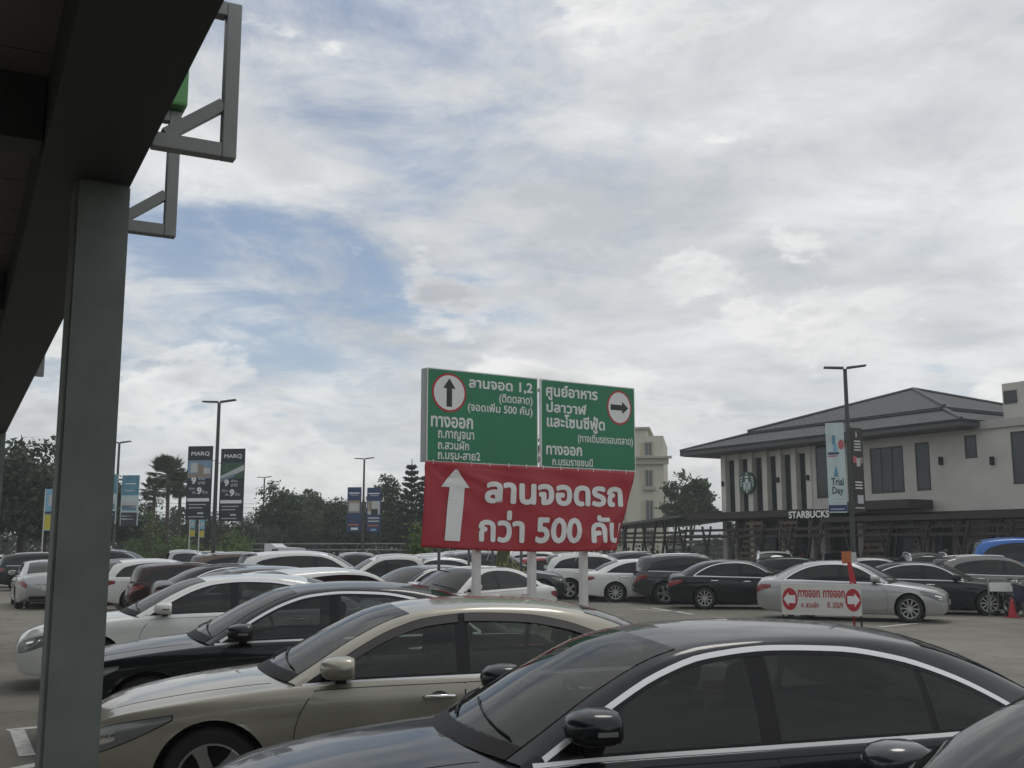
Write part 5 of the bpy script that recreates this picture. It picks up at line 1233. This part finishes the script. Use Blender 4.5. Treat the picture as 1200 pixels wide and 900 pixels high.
# round emblem and word sign
em = su(879, 5); ez = zz(em, 566); er = .53
eo = MB(); n = 40
eo.add([(em + er * math.cos(2 * math.pi * i / n), -.22, ez + er * math.sin(2 * math.pi * i / n)) for i in range(n)] + [(em + er * math.cos(2 * math.pi * i / n), -.08, ez + er * math.sin(2 * math.pi * i / n)) for i in range(n)], [tuple(range(n)), tuple(range(2 * n - 1, n - 1, -1))] + [(i, i + n, (i + 1) % n + n, (i + 1) % n) for i in range(n)])
emb = empty('round_emblem', ch.location, cth); tag(emb, 'round dark green emblem sign hung on the upper fins', 'sign')
eo.build('disc', mat('emblem_green', (.008, .060, .042), .4), emb)
M_EM = mat('emblem_white', (.62, .68, .66), .5); ey = -.225
def epoly(pts, nm='emblem_mark'):
    for s in (1, -1): 
        q = [(em + s * x * er, ey, ez + y * er) for x, y in pts]; obj(nm, q if s > 0 else q[::-1], [tuple(range(len(q)))], M_EM, emb)
epoly([(0, .62), (.10, .66), (.30, .58), (.22, .46), (.0, .46)]); epoly([(0, .72), (.09, .80), (.02, .98), (0, .98)])
for k in range(4): epoly([(.50 + .05 * k, .62 - .25 * k), (.78 + .02 * k, .52 - .25 * k), (.88, .38 - .25 * k), (.58 + .04 * k, .46 - .25 * k)])
for k in range(3): epoly([(.10 + .14 * k, .02), (.20 + .14 * k, .10), (.34 + .06 * k, -.55), (.22 + .06 * k, -.72)])
epoly([(0, .38), (.20, .34), (.22, .10), (.10, -.02), (0, -.05)]); epoly([(0, -.20), (.06, -.15), (.10, -.86), (0, -.92)])
ws_ = empty('word_sign', ch.location, cth); tag(ws_, 'white raised capital letters on the dark ground floor canopy', 'sign')
a_, b_ = su(926, 3, -2), su(973.5, 3, -2); z_a = zz((a_ + b_) / 2, 607, -2.02); z_b = zz((a_ + b_) / 2, 598.5, -2.02)
lettering('STARBUCKS', lambda A, B, l: (a_ + (b_ - a_) * A, -2.08 - l, z_a + (z_b - z_a) * B), mat('letter_white', (.80, .80, .78), .5), ws_, .03, split=True)
box('rail', M_DKFR, ws_, a_, b_, -2.06, -2.0, (z_a + z_b) / 2 - .03, (z_a + z_b) / 2 + .03)

# slatted pavilion left of it
pv = empty('slatted_pavilion', CH0, cth); tag(pv, 'low open pavilion of dark raking posts and slats left of the coffee house', 'pavilion')
p0_, p1_ = su(729, 3), -.75
MB().hexa([(p0_, -2.2, 2.75), (p1_, -2.2, 3.28), (p1_, 4.5, 3.5), (p0_, 4.5, 3.0), (p0_, -2.2, 2.87), (p1_, -2.2, 3.42), (p1_, 4.5, 4.0), (p0_, 4.5, 3.3)]).build('roof_slab', mat('pavilion_roof', (.10, .10, .10), .7, noise=.1), pv)
for k in range(9):
    s = p0_ + (p1_ - p0_) * (k + .3) / 9.2; zt_3 = 2.75 + .5 * (k + .5) / 9; MB().bar((s - .35, -2.0, 0), (s + .30, -2.0, zt_3), .09, .09).build('raking_post', M_DKFR, pv)
    if k % 2: MB().bar((s + .45, -1.88, 0), (s - .15, -1.88, zt_3), .07, .07).build('raking_post', M_DKFR, pv)
for k, z in enumerate((2.02, 2.25, 2.48)): MB().box(p0_, p1_, -1.80, -1.76, z, z + .12).build('slat', M_WOOD, pv)
for k in range(7): MB().box(p0_ + .2, p1_, 3.2, 3.26, .5 + k * .30, .5 + k * .30 + .2).build('slat', B_GREYL, pv)
hd = empty('clipped_hedge', CH0, cth); tag(hd, 'dark hedge along the foot of the slatted pavilion', 'hedge')
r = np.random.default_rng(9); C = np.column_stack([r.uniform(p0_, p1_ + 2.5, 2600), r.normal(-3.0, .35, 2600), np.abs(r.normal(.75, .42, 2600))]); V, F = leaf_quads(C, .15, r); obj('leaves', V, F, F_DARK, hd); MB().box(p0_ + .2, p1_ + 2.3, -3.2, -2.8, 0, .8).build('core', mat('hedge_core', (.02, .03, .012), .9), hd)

# ------------------------------------------------------------------ cream apartment block behind the board
bp_ = at(640, 650, 100); bx1 = at(775, 600, 100).x; ap_ = empty('cream_block', (bp_.x, 100, 0), R(-10)); tag(ap_, 'cream apartment block with grey cornices rising behind the board', 'building')
M_CRM2 = mat('pale_cream', (.58, .56, .46), .85, noise=.06, nscale=.4); M_CORN = mat('cornice', (.40, .38, .31), .8)
W = (bx1 - bp_.x) * 1.02; kz = lambda v: at(760, v, 100).z
box('wall', M_CRM2, ap_, 0, W, 0, 12, 0, kz(513)); box('wall', M_CRM2, ap_, 0, W * .86, .3, 10, kz(513) + .002, kz(505)); box('cornice', M_CORN, ap_, -.3, W * .89, 0, 10.3, kz(505) + .002, kz(502.5)); box('cornice', M_CORN, ap_, -.25, W + .45, -.45, -.002, kz(546), kz(539.5)); box('cornice', M_CORN, ap_, -.4, W + .75, -.75, -.003, kz(539.3), kz(537))
ux = lambda u: (at(u, 600, 100).x - bp_.x) * 1.02
for j, u in enumerate((662, 690, 722, 754)):
    for v0_, v1_, bal in ((521, 535, 0), (553, 571, 1), (588, 610, 1), (622, 640, 0)):
        a, b = ux(u), ux(u + 8); w_ = box('window', M_CORN, ap_, a - .12, b + .12, -.10, -.001, kz(v1_) - .1, kz(v0_) + .12)
        for k in range(2): box('pane', mat('block_glass', (.07, .08, .085), .15), w_, a + (b - a) * k / 2 + .03, a + (b - a) * (k + 1) / 2 - .03, -.115, -.101, kz(v1_), kz(v0_))
        if bal: box('sill', M_CORN, w_, a - .25, b + .25, -.45, -.102, kz(v1_ + 4.5), kz(v1_ + 1.2))
        box('shutter', mat('shutter', (.48, .45, .34), .8), w_, a - .42, a - .14, -.09, -.002, kz(v1_), kz(v0_))

# ------------------------------------------------------------------ fence, caravan, wires, street things at the right
fp0 = ground_at(290, 76); fp1 = ground_at(505, 70); fv = fp1 - fp0; fe = empty('rail_fence', fp0, math.atan2(fv.y, fv.x)); tag(fe, 'low grey rail fence along the foot of the trees', 'fence')
for k in range(14): MB().box(fv.length * k / 13 - .05, fv.length * k / 13 + .05, -.05, .05, 0, 2.1).build('post', M_POLE, fe)
for z in (.6, 1.1, 1.6, 2.0): MB().box(0, fv.length, -.09, -.052, z, z + .07).build('rail', M_STEELL, fe)
g = ground_at(333, 60); cv = empty('caravan', (g.x, g.y, 0), R(-6)); tag(cv, 'small white caravan with raised front below the round headed tree', 'caravan')
hgt = at(333, 637, 60).z; M_CARA = mat('caravan_white', (.66, .67, .66), .4)
MB().prism([(-.85, .5), (.85, .5), (.85, hgt - .25), (-.2, hgt - .2), (-.5, hgt), (-.85, hgt)], lambda x, z: (x, -1, z), lambda x, z: (x, 1, z)).build('shell', M_CARA, cv)
MB().hexa([(-.55, -1.02, hgt - .75), (-.12, -1.02, hgt - .75), (-.12, -1.001, hgt - .75), (-.55, -1.001, hgt - .75), (-.40, -1.02, hgt - .30), (-.05, -1.02, hgt - .30), (-.05, -1.001, hgt - .30), (-.40, -1.001, hgt - .30)]).build('window', M_GLASS, cv)
for x in (-.5, .5):
    w_ = MB().lathe([(.12, -.1), (.28, -.1), (.30, 0), (.28, .1), (.12, .1)], 20).build('wheel', M_RUBBER, cv, True); w_.location = (x, -.85, .3)
for k, (v0_, v1_) in enumerate(((586, 580), (590, 585), (596, 592))):
    a = at(100, v0_, 78); b = at(500, v1_, 92); pts = []
    for t_ in np.linspace(0, 1, 12): p = a.lerp(b, t_); pts.append((p.x, p.y, p.z - .5 * 4 * t_ * (1 - t_)))
    w_ = MB().tube(pts, .012, 4).build('overhead_wire', M_BLACK); tag(w_, 'thin overhead wire above the trees, %s of three' % ('topmost', 'middle', 'lowest')[k], 'wire', 'overhead wires')
def bare(name, spec, colr, u, Y, ph, label, cat, grp):
    c = build_car(name, spec, colr, chrome=None, rim=7); gg = ground_at(u, Y); c.location = (gg.x, gg.y, 0); c.rotation_euler = (0, 0, heading(ph)); tag(c, label, cat, grp)
bare('delivery_van', scaled(SUV, .92, 1.0, 1.32, wr=.33, arch=.39), P_BLUE, 1218, 35.0, 108, 'bright blue van at the right edge behind the taupe car', 'van', 'cars parked across the lot')
g = ground_at(1180, 29.3); bar_ = empty('traffic_barrier', (g.x, g.y, 0), R(-12)); tag(bar_, 'grey steel barrier with white board right of the black sedan', 'barrier')
for x in (-.42, .42): MB().tube([(x, 0, 0), (x, 0, 1.0)], .022, 8).build('leg', M_STEEL, bar_, True); 
for x in (-.42, .42): MB().box(x - .02, x + .02, -.25, .25, 0, .03).build('foot', M_STEEL, bar_)
for x in np.linspace(-.32, .32, 6): MB().tube([(x, 0, .18), (x, 0, .98)], .010, 6).build('bar', M_STEEL, bar_, True)
for z in (.16, .98): MB().tube([(-.42, 0, z), (.42, 0, z)], .018, 8).build('rail', M_STEEL, bar_, True)
MB().box(-.40, .40, -.035, -.02, .66, .90).build('board', M_PRINTW, bar_)
g = ground_at(1187, 28.9); tc_ = empty('traffic_cone', (g.x, g.y, 0)); tag(tc_, 'small red traffic cone at the foot of the steel barrier', 'cone')
MB().box(-.15, .15, -.15, .15, 0, .03).build('base', M_PRINTR, tc_); MB().lathe([(.12, .03), (.06, .32), (.025, .50), (.001, .51)], 18, 'z').build('cone', M_PRINTR, tc_, True)
def motorcycle(u, Y, rz, label):
    gg = ground_at(u, Y); r = empty('motorcycle', (gg.x, gg.y, 0), rz); tag(r, label, 'motorcycle')
    for x in (-.62, .62):
        w_ = MB().lathe([(.22, -.04), (.27, -.045), (.295, 0), (.27, .045), (.22, .04)], 24).build('wheel', M_RUBBER, r, True); w_.location = (x, 0, .295)
        rm = MB().lathe([(.22, -.02), (.20, -.03), (.20, .03), (.22, .02)], 20); [rm.bar((0, 0, 0), (math.cos(a) * .2, 0, math.sin(a) * .2), .02, .02, (0, 1, 0)) for a in np.linspace(0, 2 * math.pi, 6)[:-1]]; rm.build('rim', M_ALLOY, w_)
    MB().tube([(-.62, 0, .30), (-.48, 0, .62), (-.36, 0, .98)], .03, 8).build('fork', M_ALLOY, r, True); MB().tube([(-.36, -.32, 1.02), (-.38, 0, .98), (-.36, .32, 1.02)], .014, 8).build('handlebar', M_BLACK, r, True)
    MB().hexa([(-.40, -.10, .40), (.40, -.12, .40), (.40, .12, .40), (-.40, .10, .40), (-.46, -.07, .88), (.62, -.11, .72), (.62, .11, .72), (-.46, .07, .88)]).build('frame_body', paint('moto', (.012, .014, .05)), r)
    MB().hexa([(-.10, -.12, .74), (.66, -.10, .76), (.66, .10, .76), (-.10, .12, .74), (-.06, -.10, .82), (.64, -.09, .88), (.64, .09, .88), (-.06, .10, .82)]).build('seat', M_BLACK, r)
    MB().tube([(-.40, 0, .84), (-.46, 0, .90), (-.50, 0, .96)], [.09, .10, .05], 10).build('headlamp', M_CLEAR, r, True); MB().tube([(.1, .14, .32), (.75, .15, .42)], .045, 8).build('exhaust', M_DARKALLOY, r, True)
motorcycle(1207, 28.6, R(-70), 'dark blue motorcycle cut by the right edge beside the barrier')
def person(u, Y, facing, shirt, trousers, label, stride=.12):
    gg = ground_at(u, Y); r = empty('person', (gg.x, gg.y, 0), facing); tag(r, label, 'person')
    J = [(0, 0, .95), (0, 0, 1.15), (0, 0, 1.38), (0, -.01, 1.50), (0, -.02, 1.60), (0, -.02, 1.72), (-.19, 0, 1.40), (-.25, .02, 1.12), (-.24, -.08, .88), (-.24, -.12, .78), (.19, 0, 1.40), (.25, -.02, 1.12), (.24, -.12, .90), (.24, -.16, .80), (-.10, 0, .90), (-.11, -stride, .50), (-.11, -stride * .9, .09), (-.11, -stride - .16, .04), (.10, 0, .90), (.11, stride * .5, .50), (.11, stride * 1.3, .09), (.11, stride * 1.3 - .16, .04)]
    E = [(0, 1), (1, 2), (2, 3), (3, 4), (4, 5), (2, 6), (6, 7), (7, 8), (8, 9), (2, 10), (10, 11), (11, 12), (12, 13), (0, 14), (14, 15), (15, 16), (16, 17), (0, 18), (18, 19), (19, 20), (20, 21)]
    RD = [.145, .135, .15, .055, .09, .085, .06, .045, .036, .035, .06, .045, .036, .035, .085, .06, .042, .035, .085, .06, .042, .035]
    me = bpy.data.meshes.new('body'); me.from_pydata(J, E, []); o = link(bpy.data.objects.new('body', me), r); sk = o.modifiers.new('skin', 'SKIN'); sk.use_smooth_shade = True
    for i, q in enumerate(me.skin_vertices[0].data): q.radius = (RD[i], RD[i] * (.72 if i in (0, 1, 2) else 1)); q.use_root = i == 0
    o.modifiers.new('sub', 'SUBSURF').levels = 1; o.modifiers['sub'].render_levels = 1
    m = bpy.data.materials.new('clothing'); m.use_nodes = True; nt = m.node_tree; tc = nt.nodes.new('ShaderNodeTexCoord'); sx = nt.nodes.new('ShaderNodeSeparateXYZ'); nt.links.new(tc.outputs['Object'], sx.inputs[0]); mr = nt.nodes.new('ShaderNodeMath'); mr.operation = 'DIVIDE'; mr.inputs[1].default_value = 1.8; nt.links.new(sx.outputs[2], mr.inputs[0])
    cr = nt.nodes.new('ShaderNodeValToRGB'); cr.color_ramp.interpolation = 'CONSTANT'; e = cr.color_ramp.elements; e[0].position = 0; e[0].color = (.03, .03, .03, 1); e[1].position = .06; e[1].color = (*trousers, 1)
    for p_, c_ in ((.53, shirt), (.835, (.30, .18, .12))): q = e.new(p_); q.color = (*c_, 1)
    nt.links.new(mr.outputs[0], cr.inputs[0]); nt.links.new(cr.outputs[0], nt.nodes['Principled BSDF'].inputs['Base Color']); nt.nodes['Principled BSDF'].inputs['Roughness'].default_value = .8; me.materials.append(m)
    hr = MB().lathe([(.001, 1.76), (.06, 1.755), (.098, 1.71), (.105, 1.65), (.10, 1.60)], 16, 'z'); hr.v = [(x, y * 1.1 + .0, z) for x, y, z in hr.v]; hr.build('hair', mat('hair', (.012, .010, .009), .6), r, True)
person(942.5, 50, R(20), (.42, .17, .11), (.05, .05, .06), 'person in an orange pink top walking before the coffee house', .14)
person(962, 51, R(-30), (.05, .06, .09), (.03, .03, .04), 'person in dark clothes before the coffee house', .08)
person(765, 57, R(60), (.40, .41, .42), (.04, .04, .05), 'person in a pale shirt by the pavilion hedge', .10)
person(1112, 37.5, R(0), (.30, .42, .10), (.05, .06, .05), 'person in a yellow green top behind the black sedan at right', .05)

# unseen hall added behind the viewpoint, only for the near cars to mirror
mh = empty('added_reflection_hall', (0, -11, 0), R(6)); tag(mh, kind='structure')
box('wall', M_CREAM, mh, -40, 40, -4, 0, 0, 4.6); box('eave', M_FASCIA, mh, -41, 41, -4, 1.6, 4.602, 4.9)
for k in range(16): box('added_hall_front', M_DKFR, mh, -39 + k * 4.9, -39 + k * 4.9 + 4.2, .001, .06, .1, 3.2)
# humid air
hz_ = MB().box(-1600, 1600, -500, 3100, -1.2, 15.5).build('haze', None); hz_.data.materials.clear(); tag(hz_, kind='stuff')
hm = bpy.data.materials.new('humid_air'); hm.use_nodes = True; hm.node_tree.nodes.remove(hm.node_tree.nodes['Principled BSDF']); pv_ = hm.node_tree.nodes.new('ShaderNodeVolumePrincipled')
pv_.inputs['Color'].default_value = (.86, .90, .92, 1); pv_.inputs['Density'].default_value = .0013; pv_.inputs['Anisotropy'].default_value = .2
hm.node_tree.links.new(pv_.outputs[0], hm.node_tree.nodes['Material Output'].inputs['Volume']); hz_.data.materials.append(hm)
